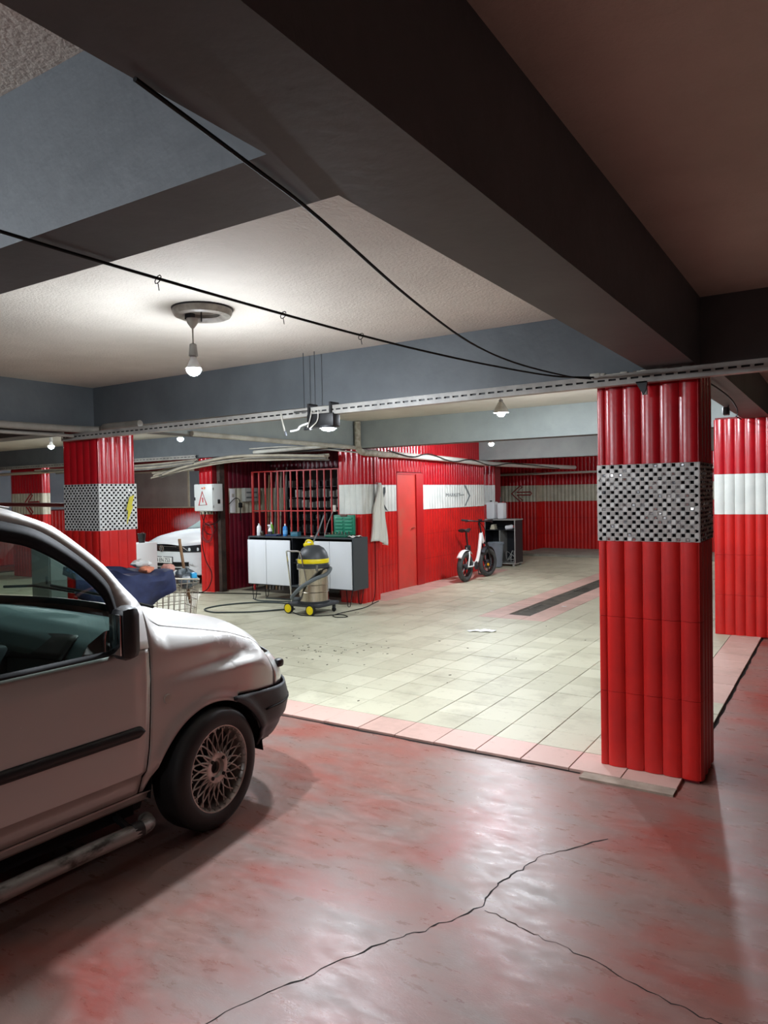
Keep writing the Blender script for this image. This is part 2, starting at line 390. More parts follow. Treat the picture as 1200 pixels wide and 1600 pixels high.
# ---- fluted glazed tiles
FW, FH = .1025, .445
PIECES = {}
def piece(w, h, m):
    k = (round(w, 4), round(h, 4), m.name)
    if k not in PIECES:
        n = 8; g = .0012; prof = []
        for i in range(n+1):
            u = -1+2*i/n; prof.append(((w/2-g)*u, .006+.016*math.sqrt(max(0, 1-(u*.985)**2))*min(1, w/FW)))
        V = []; F = []
        for z in (.001, h-.001):
            V += [(x, d, z) for x, d in prof] + [(w/2-g, 0, z), (-w/2+g, 0, z)]
        q = n+3
        F = [(i, i+1, q+i+1, q+i)[::-1] for i in range(n)] + [(n, n+1, q+n+1, q+n)[::-1], (n+2, 0, q, q+n+2)[::-1], tuple(range(q)), tuple(range(q, 2*q))[::-1]]
        PIECES[k] = MB().add(V, F).mesh('glazed_tile', m, 50)
    return PIECES[k]
def cols(L, first=None):
    out = []; u = 0
    if first: out.append((0, first)); u = first
    while L-u > .02:
        w = FW if L-u >= FW*.995 else L-u
        out.append((u, w)); u += w
    return out
LOW = ((0, .445), (.445, .89), (.89, 1.335)); BAND = (1.335, 1.78)
def clad(parent, p0, u, n, L, rows, single=True, first=None):
    """fluted tiles on a vertical face: p0 world corner (x, y), u along, n outward; rows (z0, z1, material)"""
    ox, oy = parent.location.x, parent.location.y; rz = math.atan2(n[1], n[0])-math.pi/2
    if single:
        for a, w in cols(L, first):
            c = a+w/2
            for z0, z1, m in rows: put('tile', piece(w, z1-z0, m), parent, (p0[0]+u[0]*c-ox, p0[1]+u[1]*c-oy, z0), (0, 0, rz))
    else:
        by = {}
        for z0, z1, m in rows:
            mb = by.setdefault(m.name, (m, MB()))[1]
            for a, w in cols(L, first):
                V = []
                for z in (z0+.002, z1-.002):
                    for i in range(7):
                        q = -1+2*i/6; d = .006+.016*math.sqrt(max(0, 1-(q*.985)**2)); t = a+w/2+(w/2-.001)*q
                        V.append((p0[0]+u[0]*t+n[0]*d, p0[1]+u[1]*t+n[1]*d, z))
                mb.add(V, [(i, i+1, 8+i, 7+i) for i in range(6)])
        for m, mb in by.values(): tag(mb.build('fluted_tiles', m, parent, world=True, ang=50), kind='stuff')
MOS_S = mat('silver_mosaic', (206, 202, 196), .35, .15, c2=(180, 177, 172), scale=20)
MOS_W = mat('white_mosaic', (224, 226, 222), .4, .1, c2=(205, 207, 204), scale=20)
MOS_D = mat('black_mirror_stud', (30, 31, 34), .07, .9)
MOS_M = mat('silver_mirror_stud', (205, 206, 210), .1, 1.0)
def mosaic(parent, p0, u, n, L, z0, z1, base, pitch=.0240, mirrored=True):
    o = Vector((p0[0], p0[1], 0)); U = Vector((u[0], u[1], 0)); Nn = Vector((n[0], n[1], 0)); Z = Vector((0, 0, 1))
    def P(a, z, d): return o+U*a+Z*z+Nn*d
    mb = MB()
    def slab(a0, a1, b0, b1, d):
        mb.add([P(a0, b0, 0), P(a1, b0, 0), P(a1, b1, 0), P(a0, b1, 0), P(a0, b0, d), P(a1, b0, d), P(a1, b1, d), P(a0, b1, d)], [(4, 5, 6, 7), (0, 1, 5, 4), (1, 2, 6, 5), (2, 3, 7, 6), (3, 0, 4, 7)])
    slab(-.004, L+.004, z0, z1, .012)
    mb.build('mosaic_backing', base, parent, world=True, ang=0)
    st = MB(); nu = int(L/pitch); nz = int((z1-z0)/pitch); pu = L/nu; pz = (z1-z0)/nz; R = random.Random(3)
    for i in range(nu):
        for j in range(nz):
            dark = (i+j) % 2 == 0
            h = (.40 if dark else .46)*pu; hz = (.38 if dark else .46)*pz; a = (i+.5)*pu; z = z0+(j+.5)*pz; k = h*(.55 if dark else .9); kz = hz*(.55 if dark else .9)
            d0, d1 = .012, (.0185 if dark else .0155); t = (.0012*R.uniform(-1, 1), .0012*R.uniform(-1, 1))
            mi = 0
            if dark: mi = 2 if mirrored and R.random() < .32 else 1
            st.add([P(a-h, z-hz, d0), P(a+h, z-hz, d0), P(a+h, z+hz, d0), P(a-h, z+hz, d0), P(a-k, z-kz, d1+t[0]), P(a+k, z-kz, d1+t[1]), P(a+k, z+kz, d1-t[0]), P(a-k, z+kz, d1-t[1])], [(4, 5, 6, 7), (0, 1, 5, 4), (1, 2, 6, 5), (2, 3, 7, 6), (3, 0, 4, 7)], mi)
    tag(st.build('mosaic_studs', [base, MOS_D, MOS_M], parent, world=True, ang=0), kind='stuff')
def pillar(x0, x1, y0, y1, top, label, faces, band='mosaic', base=MOS_S, single=True, upper=RED, lower=REDL, bandm=WHITEB, first=None, mirrored=True):
    pl = struct('pillar', ((x0+x1)/2, (y0+y1)/2, 0), label); e = .012
    MB().box((x0+e, y0+e, FLOOR_Z), (x1-e, y1-e, top+.02)).build('core', MAROON, pl, world=True, ang=0)
    rows = [(a, b_, lower) for a, b_ in LOW]; z = 1.78
    while z < top-.02:
        rows.append((z, min(z+FH, top), upper)); z += FH
    F = {'f': ((x0, y0+e), (1, 0), (0, -1), x1-x0), 'r': ((x1-e, y0), (0, 1), (1, 0), y1-y0), 'b': ((x1, y1-e), (-1, 0), (0, 1), x1-x0), 'l': ((x0+e, y1), (0, -1), (-1, 0), y1-y0)}
    for f in faces:
        p, u, n, L = F[f]
        clad(pl, p, u, n, L, rows if band == 'mosaic' else rows+[(BAND[0], BAND[1], bandm)], single, first if f == 'f' else None)
        if band == 'mosaic': mosaic(pl, p, u, n, L, BAND[0], BAND[1], base, mirrored=mirrored)
    return pl
P1 = pillar(-1.245, -.687, 4.31, 4.755, 2.29, 'red fluted pillar with silver studded mosaic band at the near tile edge', 'frbl', first=.044)
P2 = pillar(-6.46, -5.92, 4.31, 4.733, 2.28, 'red fluted pillar with dotted band and yellow bolt, behind the silver van', 'frl', base=MOS_W, mirrored=False)
P3 = pillar(-1.25, -.58, 8.80, 9.25, 2.385, 'red and white fluted pillar seen beyond the near pillar', 'fr', band='white')
P4 = pillar(-6.50, -6.08, 8.92, 9.39, BB-.01, 'red and white fluted pillar where the white towel hangs', 'fr', band='white')
P6 = pillar(-9.45, -9.13, 8.88, 9.25, BB-.01, 'red fluted pillar carrying the electrical cabinet', 'f', band='white', bandm=CREAMB, single=True)
P5 = pillar(-15.3, -14.15, 8.95, 9.12, 2.35, 'far red fluted pillar with a painted red arrow', 'fr', band='white', bandm=CREAMB, single=False)
# torn mortar collar and scraps on top of the near pillar
col_ = MB(); R = random.Random(5)
for k in range(13):
    x = -1.25+k*.042; col_.cbox((x, 4.318+R.uniform(-.012, .006), 2.297+R.uniform(-.006, .01)), (R.uniform(.03, .07), .05, R.uniform(.015, .04)), bev=.004)
col_.build('mortar_scraps', OFFWHITE, P1, world=True)
MB().box((-1.03, 4.30, 2.27), (-.70, 4.40, 2.312)).build('mortar_pad', CONC, P1, world=True, ang=0)
# yellow bolt sprayed on the far mosaic pillar
M = frame((-5.912+.012+.006, 4.60, 1.55), (0, 1, 0), (1, 0, 0))
b_ = MB().prism([(.03, .10), (.085, .12), (.055, .02), (.07, .01), (-.01, -.17), (.01, -.03), (-.01, -.02)], .003, M)
b_.build('painted_bolt', mat('yellow_spray', (206, 196, 60), .7), P2, world=True, ang=0)

# ---- walls
def clad_rows(top, up=RED, lo=REDL, wb=WHITEB):
    r = [(a, b_, lo) for a, b_ in LOW]+[(BAND[0], BAND[1], wb)]; z = 1.78
    while z < top-.02: r.append((z, min(z+FH, top), up)); z += FH
    return r
def wall(name, a, b_, label):
    w = struct(name, ((a[0]+b_[0])/2, (a[1]+b_[1])/2, 0), label); MB().box((a[0], a[1], FLOOR_Z), (b_[0], b_[1], CEIL)).build('masonry', MAROON, w, world=True, ang=0); return w
wm = wall('wall_middle', (-6.75, 9.39, 0), (-6.45, 14.02, 0), 'red and white fluted wall with the red metal door')
rr = clad_rows(2.66)
clad(wm, (-6.45, 9.39), (0, 1), (1, 0), 10.50-9.39, rr, False)
clad(wm, (-6.45, 11.36), (0, 1), (1, 0), 14.02-11.36, rr, False)
clad(wm, (-6.45, 10.50), (0, 1), (1, 0), .86, [(2.0, 2.225, RED), (2.225, 2.66, RED)], False)
wn_ = wall('wall_niche', (-9.0, 15.18, 0), (-6.70, 15.48, 0), 'shaded red and white wall behind the open cabinet')
clad(wn_, (-9.0, 15.18), (1, 0), (0, -1), 2.30, clad_rows(2.66), False)
wb_ = wall('wall_back', (-12, 19.3, 0), (6, 19.6, 0), 'dim red and white fluted rear wall')
clad(wb_, (-11, 19.3), (1, 0), (0, -1), 12, clad_rows(2.66, wb=CREAMB), False)
wc_ = wall('wall_back_pier', (-8.25, 18.85, 0), (-7.13, 19.3, 0), 'pier of the rear wall with a painted red arrow')
clad(wc_, (-8.25, 18.85), (1, 0), (0, -1), 1.12, clad_rows(2.66, wb=CREAMB), False)
clad(wc_, (-7.13, 18.85), (0, 1), (1, 0), .45, clad_rows(2.66, wb=CREAMB), False)
wr = wall('wall_recess', (-9.33, 9.25, 0), (-9.13, 10.4, 0), 'maroon and white fluted side wall of the tool recess')
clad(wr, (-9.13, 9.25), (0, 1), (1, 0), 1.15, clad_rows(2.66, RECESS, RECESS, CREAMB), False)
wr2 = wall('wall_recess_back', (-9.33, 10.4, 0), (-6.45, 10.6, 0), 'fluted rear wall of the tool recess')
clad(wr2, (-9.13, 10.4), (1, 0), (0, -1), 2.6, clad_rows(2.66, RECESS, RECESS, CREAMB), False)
wl = wall('wall_left', (-22, 14.3, 0), (-9.0, 14.6, 0), 'far red wall behind the white car')
clad(wl, (-21.5, 14.3), (1, 0), (0, -1), 12.4, [(a, b_, REDL) for a, b_ in LOW], False)
GREYB = mat('grey_window_board', (166, 163, 158), .6, c2=(150, 147, 142), scale=1.4)
MB().box((-21.5, 14.26, 1.36), (-15.6, 14.30, 2.36)).build('window_board', GREYB, wl, world=True, ang=0)
MB().box((-21.5, 14.22, 1.335), (-15.4, 14.30, 1.37)).box((-21.5, 14.22, 2.36), (-15.4, 14.30, 2.41)).box((-15.6, 14.22, 1.37), (-15.54, 14.30, 2.36)).build('window_frame', CREAMB, wl, world=True, ang=0)
MB().box((-15.54, 14.25, 1.37), (-15.2, 14.3, 2.36)).build('reveal_panel', mat('blue_grey_board', (118, 128, 136), .6), wl, world=True, ang=0)
clad(wl, (-15.2, 14.3), (1, 0), (0, -1), 6, [(1.335, 1.78, CREAMB), (1.78, 2.225, RED), (2.225, 2.66, RED)], False)
# left bay end wall (seen through the van's windows and left of the mosaic pillar)
we = wall('wall_end', (-18.3, 3, 0), (-18.0, 14.3, 0), 'far end wall with pale blue window panels beyond the van')
clad(we, (-18.0, 3.0), (0, 1), (1, 0), 11.2, [(a, b_, REDL) for a, b_ in LOW], False)
PALEW = mat('pale_blue_panel', (132, 146, 156), .5, c2=(120, 133, 144), scale=2)
for y0 in (4.2, 6.4, 8.6, 10.8):
    MB().box((-18.0, y0, 1.37), (-17.96, y0+1.9, 2.4)).build('window_panel', PALEW, we, world=True, ang=0)
    MB().box((-18.0, y0-.12, 1.335), (-17.93, y0, 2.46)).box((-18.0, y0, 2.4), (-17.93, y0+1.9, 2.46)).build('window_frame', CREAMB, we, world=True, ang=0)
ws_ = sbox('wall_street', (-22, -6.2, FLOOR_Z), (6, -6, CEIL), mat('grey_render', (120, 112, 104), .9), 'plain rendered wall behind the viewer')
wx_ = sbox('wall_right', (4.2, -6, FLOOR_Z), (4.4, 19.5, CEIL), MATS['grey_render'], 'plain rendered wall of the next bay')
wy_ = sbox('wall_van_side', (-18.3, -6, FLOOR_Z), (-18.0, 3, CEIL), MATS['grey_render'], 'plain rendered wall past the parked van')

# ---- red metal door in the middle wall
door = struct('door_1', (-6.44, 10.51, 0), 'red painted metal door in the fluted wall')
DOORM = mat('worn_red_door', (214, 62, 54), .4, c2=(190, 66, 54), scale=1.6, c3=(176, 104, 84), scale3=2.5, lo3=.55, hi3=.8)
MB().box((-6.49, 10.50, .0), (-6.435, 11.12, 1.955)).build('leaf', DOORM, door, world=True, ang=0)
MB().box((-6.5, 11.12, 0), (-6.41, 11.36, 1.97)).box((-6.5, 10.49, 1.955), (-6.42, 11.36, 1.985)).box((-6.5, 10.47, 0), (-6.42, 10.50, 1.97)).build('door_frame', mat('red_door_frame', (176, 20, 22), .35), door, world=True, ang=0)
h_ = MB().cbox((-6.46, 11.05, 1.0), (.02, .04, .16), bev=.004).tube([(-6.455, 11.05, 1.03), (-6.41, 11.05, 1.03), (-6.405, 10.98, 1.03), (-6.405, 10.93, 1.02)], .008).build('handle', mat('painted_red_metal', (150, 50, 42), .4, .3), door, world=True)

tag(MB().box((-7.1, 17.3, 0), (3, 19.3, .05)).build('trim_1', mat('kerb_concrete', (168, 164, 152), .8, c2=(140, 136, 124), scale=3), ang=0), 'low pale kerb along the rear wall', kind='structure')
# ---- painted marks on the walls
INK = mat('grey_paint_mark', (120, 128, 130), .7); INKD = mat('dark_paint_mark', (48, 52, 54), .7); INKR = mat('red_paint_mark', (150, 26, 36), .6)
Mw = frame((-6.45+.024, 12.62, 1.56), (0, 1, 0), (1, 0, 0))
MB().prism([(.42, .21), (.50, .21), (.70, .00), (.48, -.20), (.44, -.20), (.64, .00)], .003, Mw).build('painted_chevron', INK, wm, world=True, ang=0)
tm_ = text_mesh('MARKET', .13); tm_.materials.append(INK); o = put('painted_lettering', tm_, wm); o.matrix_local = Matrix.Translation(-wm.location) @ Mw @ Matrix.Translation((-.05, .02, 0)) @ Matrix.Diagonal((1.25, .7, 1, 1))
MB().prism([(.22, .025), (.42, .025), (.42, .012), (.22, .012)], .003, Mw).build('painted_arrow_shaft', INK, wm, world=True, ang=0)
Mh = frame((-6.45+.024, 10.0, 1.56), (0, 1, 0), (1, 0, 0))
MB().prism([(.02, -.02), (.05, -.02), (.12, .10), (.12, .18), (.06, .18), (.05, .08)], .003, Mh).prism([(.02, -.08), (.06, -.09), (.19, -.22), (.12, -.19), (.05, -.14)], .003, Mh).build('painted_stroke', INKD, wm, world=True, ang=0)
def arrow(parent, M, s, m, outline=True):
    A = [(-.5, 0), (.0, .42), (.12, .36), (-.2, .07), (.55, .08), (.62, 0), (.55, -.08), (-.2, -.07), (.12, -.36), (.0, -.44)]
    A = [(x*s, y*s) for x, y in A]
    if not outline: MB().prism(A, .003, M).build('painted_arrow', m, parent, world=True, ang=0); return
    V = [M @ Vector((x, y, .003)) for x, y in A]; mb = MB(); mb.tube(V, .016*s/.5, 4, closed=True); mb.build('painted_arrow', m, parent, world=True)
arrow(wc_, frame((-7.56, 18.85-.024, 1.56), (1, 0, 0), (0, -1, 0)), .52, INKR)
arrow(P5, frame((-14.55, 8.95-.016, 1.56), (1, 0, 0), (0, -1, 0)), .50, INKR)
# ================================================================== LAMPS
def glow(name, c, s): return mat(name, (255, 255, 255), .5, emit=c, estr=s)
GLOW = glow('led_dome_glow', (238, 246, 255), LAMP)
GLOWS = glow('led_dome_glow_small', (238, 246, 255), LAMP*.7)
def dome(r, n=10):
    return [(r*math.cos(math.pi/2*k/6), -r*math.sin(math.pi/2*k/6)) for k in range(6)]+[(0.0005, -r)]
def bulb_lamp(label, loc, drop, r=.042, g=GLOW, shade=False, disc=False):
    """loc is the point on the ceiling; drop how far down the bulb hangs"""
    t = thing('ceiling_lamp', label, 'lamp', (loc[0], loc[1], CEIL), group='bare bulbs under the ceiling')
    z = -drop
    if disc:
        D = disc
        ring = MB().lathe([(.10, -.028), (.115, -.045), (.135, -.05), (.155, -.042), (.165, -.022), (.166, -.004), (.15, 0), (.10, 0), (.098, -.026)], 36, M=Matrix.Translation(D), cap=False)
        ring.build('fixture_ring', mat('aged_white_enamel', (176, 172, 162), .35, c2=(120, 116, 108), scale=9), t)
        MB().lathe([(.172, 0), (.17, -.008), (.1, -.006)], 36, M=Matrix.Translation(D), cap=False).build('gasket', BLACKP, t)
        MB().lathe([(.097, -.001), (.097, -.012)], 24, M=Matrix.Translation(D)).build('base_plate', mat('grey_metal_plate', (150, 146, 138), .5, .3), t)
        MB().cbox((-.02, 0, -.04), (.05, .03, .03)).build('bracket', DARKP, t); MB().tube([(.05, .02, -.012), (.05, .02, -.075)], .004).build('bolt', DARKP, t)
    MB().lathe([(.012, -.055 if disc else 0), (.034, -.055 if disc else 0), (.03, -.08 if disc else -.02), (.012, -.105 if disc else -.05), (.008, -.11 if disc else -.055)], 16).build('canopy', OFFWHITE, t)
    MB().tube([(0, 0, -.05), (0, 0, z+.125)], .0045, 8).build('rod', OFFWHITE, t)
    MB().lathe([(.012, z+.14), (.02, z+.135), (.024, z+.09), (.026, z+.07), (.018, z+.065)], 16).build('socket', mat('grey_bakelite', (150, 150, 146), .5), t)
    MB().lathe([(.016, z+.07), (.02, z+.05), (r*.85, z+.015), (r, z)], 20, cap=False).build('bulb_body', WHITEP, t)
    MB().lathe([(a, z+b) for a, b in dome(r)], 14, cap=False).build('bulb_dome', g, t)
    if shade: MB().lathe([(.022, z+.11), (.03, z+.10), (.065, z+.04), (.078, z+.0)], 20, cap=False).build('shade', OFFWHITE, t, solid=.002)
    return t
bulb_lamp('bare bulb hanging from a round white ceiling fixture above the silver van', (-3.112, 2.905), .335, disc=Vector((.045, .035, 0)), g=glow('led_dome_glow_near', (238, 246, 255), LAMP*.8))
bulb_lamp('bulb with white shade hanging over the middle of the tiled floor', (-3.02, 7.02), .25, shade=True)
bulb_lamp('small bright bulb hanging in the bay before the rear wall', (-5.09, 11.40), .25)
bulb_lamp('unseen fill bulb added in the rear bay behind the near red pillar', (-3.0, 16.4), .25, g=GLOWS)  # unseen bulb added to brighten the rear wall and floor
bulb_lamp('bare bulb shining beside the yellow-bolt pillar, towards the tool recess', (-7.75, 6.96), .25, g=GLOWS)
bulb_lamp('bare bulb shining left of the yellow-bolt pillar', (-10.15, 6.58), .25)
bulb_lamp('unseen fill bulb over the washing bay of the white car', (-11.6, 11.2), .25, g=glow('led_dome_glow_wash', (238, 246, 255), LAMP*2.2))  # unseen bulb, made strong to brighten the wall behind the car
bulb_lamp('bulb hidden behind the near red pillar', (-1.22, 7.55), .25, g=glow('led_dome_glow_dim', (238, 246, 255), LAMP*.38))
bulb_lamp('bulb behind the viewer above the red floor', (-3.2, -.60), .33, g=glow('led_dome_glow_large', (238, 246, 255), LAMP*1.3))
bulb_lamp('unseen fill bulb added further behind the viewer', (-1.7, -3.4), .25, g=glow('led_fill_glow', (238, 246, 255), LAMP*.45))  # added out of view to brighten the van's near side

# floodlight strapped under the trunking
fl_t = thing('floodlight', 'black floodlight strapped under the cable trunking, its lamp lit', 'floodlight', (-3.2, 4.22, 2.25))
MB().cbox((0, 0, -.075), (.24, .09, .10), bev=.01).build('housing', BLACKP, fl_t)
MB().lathe([(.058, -.115), (.062, -.135)], 20, M=Matrix.Translation((.05, -.01, 0))).build('lamp_rim', DARKP, fl_t)
MB().lathe([(.05+0*a, -.132) if a < 0 else (a, -.135+b*.35) for a, b in dome(.052)], 16, M=Matrix.Translation((.05, -.01, 0)), cap=False).build('lamp_glass', GLOWS, fl_t)
MB().tube(smooth([(-.10, -.05, -.09), (-.16, -.07, -.11), (-.20, -.05, -.13), (-.26, -.06, -.14)], 5), .007).build('loose_wire', WHITEP, fl_t)
MB().tube(smooth([(-.06, -.06, 0), (-.07, -.065, -.06), (-.10, -.06, -.12)], 5), .004).tube(smooth([(0, -.06, 0), (-.01, -.06, -.08), (-.08, -.06, -.13)], 5), .004).build('lead', OFFWHITE, fl_t)
MB().cbox((-.13, -.02, -.125), (.06, .03, .025), bev=.005).build('connector', BLACKP, fl_t)
for x in (-.105, .09): MB().box((x, -.052, -.03), (x+.015, .052, .05)).build('strap', BLACKP, fl_t)

# ================================================================== SERVICES UNDER THE CEILING
DUCT = mat('grey_slotted_trunking', (172, 170, 164), .45, c2=(140, 138, 132), scale=5)
def trunking(label, a, b_, z0, z1, hgt=.055, dep=.06, pitch=.062):
    A = Vector((a[0], a[1], z0)); B = Vector((b_[0], b_[1], z1)); d = (B-A); L = d.length; d.normalize()
    up = Vector((0, 0, 1)); n = d.cross(up).normalized()      # outward (towards viewer for +X runs)
    t = thing('cable_trunking', label, 'cable tray', tuple(A))
    def P(s, h, o): return d*s+up*h+n*o
    mb = MB()
    def bar(s0, s1, h0, h1, o0, o1):
        mb.add([P(s0, h0, o0), P(s1, h0, o0), P(s1, h0, o1), P(s0, h0, o1), P(s0, h1, o0), P(s1, h1, o0), P(s1, h1, o1), P(s0, h1, o1)], [(3, 2, 1, 0), (4, 5, 6, 7), (0, 1, 5, 4), (1, 2, 6, 5), (2, 3, 7, 6), (3, 0, 4, 7)])
    w = .003
    bar(0, L, 0, hgt*.42, dep/2-w, dep/2); bar(0, L, hgt*.62, hgt, dep/2-w, dep/2)
    n_ = int(L/pitch)
    for k in range(n_+1): bar(max(0, k*pitch-.010), min(L, k*pitch+.010), hgt*.42, hgt*.62, dep/2-w, dep/2-.0002)
    mb2 = mb; mb2.build('slotted_side', DUCT, t, ang=0); t.children[-1]['kind'] = 'stuff'
    mb = MB(); s = mb
    def bar2(m, s0, s1, h0, h1, o0, o1):
        m.add([P(s0, h0, o0), P(s1, h0, o0), P(s1, h0, o1), P(s0, h0, o1), P(s0, h1, o0), P(s1, h1, o0), P(s1, h1, o1), P(s0, h1, o1)], [(3, 2, 1, 0), (4, 5, 6, 7), (0, 1, 5, 4), (1, 2, 6, 5), (2, 3, 7, 6), (3, 0, 4, 7)])
    bar2(mb, 0, L, -.003, .0, -dep/2, dep/2); bar2(mb, 0, L, 0, hgt, -dep/2, -dep/2+w); mb.build('channel', DUCT, t, ang=0)
    mb = MB(); bar2(mb, 0, L, hgt, hgt+.004, -dep/2-.002, dep/2+.002); mb.build('cover', DUCT, t, ang=0)
    c = MB()
    for q in (-.012, .008): c.tube([P(s_*L/6, hgt*.3+.006*math.sin(s_*3+q*100), q) for s_ in range(7)], .008, 6)
    mb = MB(); bar2(mb, .01, L-.01, .002, hgt-.002, dep/2-.02, dep/2-.012); mb.build('wiring', BLACKP, t, ang=0)
    return t
trunking('long grey slotted cable trunking crossing in front of both mosaic pillars', (-6.3, 4.22), (1.2, 4.22), 2.195, 2.245)
trunking('white slotted trunking left of the yellow-bolt pillar', (-16, 8.80), (-9.4, 8.80), 2.30, 2.30, pitch=.09)
rod_t = thing('threaded_hanger', 'pair of thin hanger rods holding the cable trunking', 'rod', (-3.37, 4.28, 2.25))
for x in (-3.43, -3.325): MB().tube([(x, 4.29, 2.25), (x, 4.29, 2.70)], .003, 6).build('rod', DARKP, rod_t, world=True)
MB().cbox((-3.38, 4.24, 2.25), (.14, .10, .012)).build('clip', GALV, rod_t, world=True)
# dangling spring strap
ds = thing('dangling_strap', 'white strap end dangling from the cable trunking left of the floodlight', 'strap', (-3.55, 4.18, 2.24))
MB().tube(smooth([(-3.57, 4.185, 2.25), (-3.555, 4.18, 2.2), (-3.53, 4.17, 2.14), (-3.52, 4.17, 2.10)], 5), .006).build('strap', OFFWHITE, ds, world=True)
MB().tube([(-3.52, 4.17, 2.115), (-3.51, 4.17, 2.08)], .008).build('buckle', DARKP, ds, world=True)

def pipe(name, label, cat, pts, r, m, n=12, k=6):
    P = smooth(pts, k); t = MB().tube([Vector(p)-Vector(pts[0]) for p in P], r, n).build(name, m); t.location = pts[0]; return tag(t, label, cat)
pipe('cable', 'black cable strung from the large beam down to the near red pillar', 'cable', [(-.945, .775, 2.300), (-1.0, 1.1, 2.298), (-1.062, 1.40, 2.30), (-1.25, 2.15, 2.30), (-1.40, 2.92, 2.298), (-1.42, 3.5, 2.29), (-1.33, 4.02, 2.28), (-1.24, 4.18, 2.275)], .0045, WIRE, 6)
pipe('cable', 'black cable sagging across the pale ceiling towards the near red pillar', 'cable', [(-1.70, -.6, 2.32), (-1.735, .3, 2.305), (-1.744, 1.01, 2.298), (-1.744, 1.50, 2.298), (-1.735, 2.0, 2.30), (-1.709, 2.50, 2.30), (-1.66, 3.0, 2.30), (-1.57, 3.52, 2.298), (-1.40, 4.0, 2.285), (-1.22, 4.17, 2.28)], .0048, WIRE, 6)
for p, lb in (((-1.744, 1.495, 2.295), 'beside the round ceiling fixture'), ((-1.727, 2.05, 2.295), 'at the middle of the sagging cable'), ((-1.706, 2.52, 2.295), 'nearest the grey beam')):
    tie = MB().tube([(.012*math.cos(a*.7), .012*math.sin(a*.7)*.5, .014*math.sin(a*.7)) for a in range(9)], .0016, 5, closed=True).tube([(0, 0, -.012), (.004, 0, -.034)], .0015, 5).build('cable_tie', WIRE); tie.location = p; tag(tie, 'black cable tie on the sagging cable, '+lb, 'cable tie', 'cable ties on the sagging cable')
# pipes under the beam at the left
pipe('water_pipe', 'thick grey pipe under the beam left of the yellow-bolt pillar', 'pipe', [(-5.99, -1.0, 2.29), (-5.99, 1.5, 2.287), (-5.99, 4.1, 2.285), (-5.72, 4.28, 2.30), (-5.3, 4.30, 2.30)], .032, mat('grey_painted_pipe', (150, 146, 138), .45, c2=(128, 124, 116), scale=4))
pipe('water_pipe', 'thin grey pipe below the thicker one left of the yellow-bolt pillar', 'pipe', [(-6.06, -1.0, 2.225), (-6.06, 2.0, 2.225), (-6.06, 4.15, 2.228)], .016, MATS['grey_painted_pipe'])
pipe('drain_pipe', 'white pipe along the lower edge of the beam above the vacuum cleaner', 'pipe', [(-6.055, 5.6, 2.335), (-6.055, 7, 2.325), (-6.055, 8.8, 2.315)], .03, OFFWHITE)
WRAP = mat('taped_pipe_wrap', (186, 180, 164), .8, c2=(140, 132, 116), scale=18, bump=.6, bscale=60)
pipe('wrapped_pipe', 'taped white pipe elbow descending beside the towel pillar', 'pipe', [(-6.02, 8.755, 2.69), (-6.02, 8.755, 2.45), (-6.02, 8.76, 2.33), (-6.015, 8.85, 2.255), (-6.015, 9.2, 2.245), (-6.12, 9.55, 2.25), (-6.26, 9.85, 2.262), (-6.3, 10.3, 2.275)], .048, WRAP, 14, 6)
pipe('wall_pipe', 'long white pipe running above the red door to the rear wall', 'pipe', [(-6.3, 10.2, 2.275), (-6.3, 12.2, 2.255), (-6.3, 13.7, 2.22), (-6.3, 15.9, 2.22), (-6.0, 18.7, 2.22)], .05, mat('glossy_white_pipe', (206, 204, 196), .3))
pipe('wall_pipe', 'thin pipe along the rear wall above the cream band', 'pipe', [(-8.6, 18.78, 2.08), (-5, 18.78, 2.10), (-1, 18.78, 2.12)], .03, MATS['glossy_white_pipe'])
pipe('cable', 'black cable looping along the white wall pipe', 'cable', [(-6.23, 9.9, 2.33), (-6.235, 10.7, 2.25), (-6.235, 11.3, 2.32), (-6.235, 12.2, 2.21), (-6.235, 13.0, 2.27), (-6.235, 14, 2.17), (-6.22, 15.2, 2.25), (-6, 17.5, 2.17)], .010, WIRE, 6)
# bundles of sagging conduits above the tool recess
CON = mat('pale_conduit', (176, 168, 152), .55, c2=(150, 142, 126), scale=5); COND = mat('grey_conduit', (120, 118, 114), .55, c2=(92, 90, 86), scale=5)
R = random.Random(11)
for k in range(9):
    y = 8.66-.035*(k % 4); z0 = 2.10+.022*(k % 5)+R.uniform(-.01, .01)
    pts = [(-10.4+R.uniform(-.1, .3), y+.1, z0-.10), (-9.4, y, z0+.02), (-8.4, y-.02, z0+.10+R.uniform(-.02, .03)), (-7.5, y, z0+.11+R.uniform(-.04, .02)), (-6.55, y+.1, z0+.06+R.uniform(-.03, .03))]
    pipe('conduit', 'sagging %s conduit in the bundle above the tool rack' % ('pale' if k % 3 else 'grey'), 'conduit', pts, .014+.006*(k % 3 == 1), CON if k % 3 else COND, 8, 6)['group'] = 'conduits above the tool rack'
pipe('drain_pipe', 'capped grey pipe lying above the conduits over the tool recess', 'pipe', [(-8.0, 8.70, 2.335), (-7.3, 8.70, 2.345), (-6.55, 8.72, 2.36)], .030, OFFWHITE)
pipe('drain_pipe', 'thin pale pipe just above the capped pipe over the tool recess', 'pipe', [(-8.15, 8.76, 2.40), (-7.2, 8.76, 2.385), (-6.1, 8.84, 2.25)], .011, OFFWHITE)
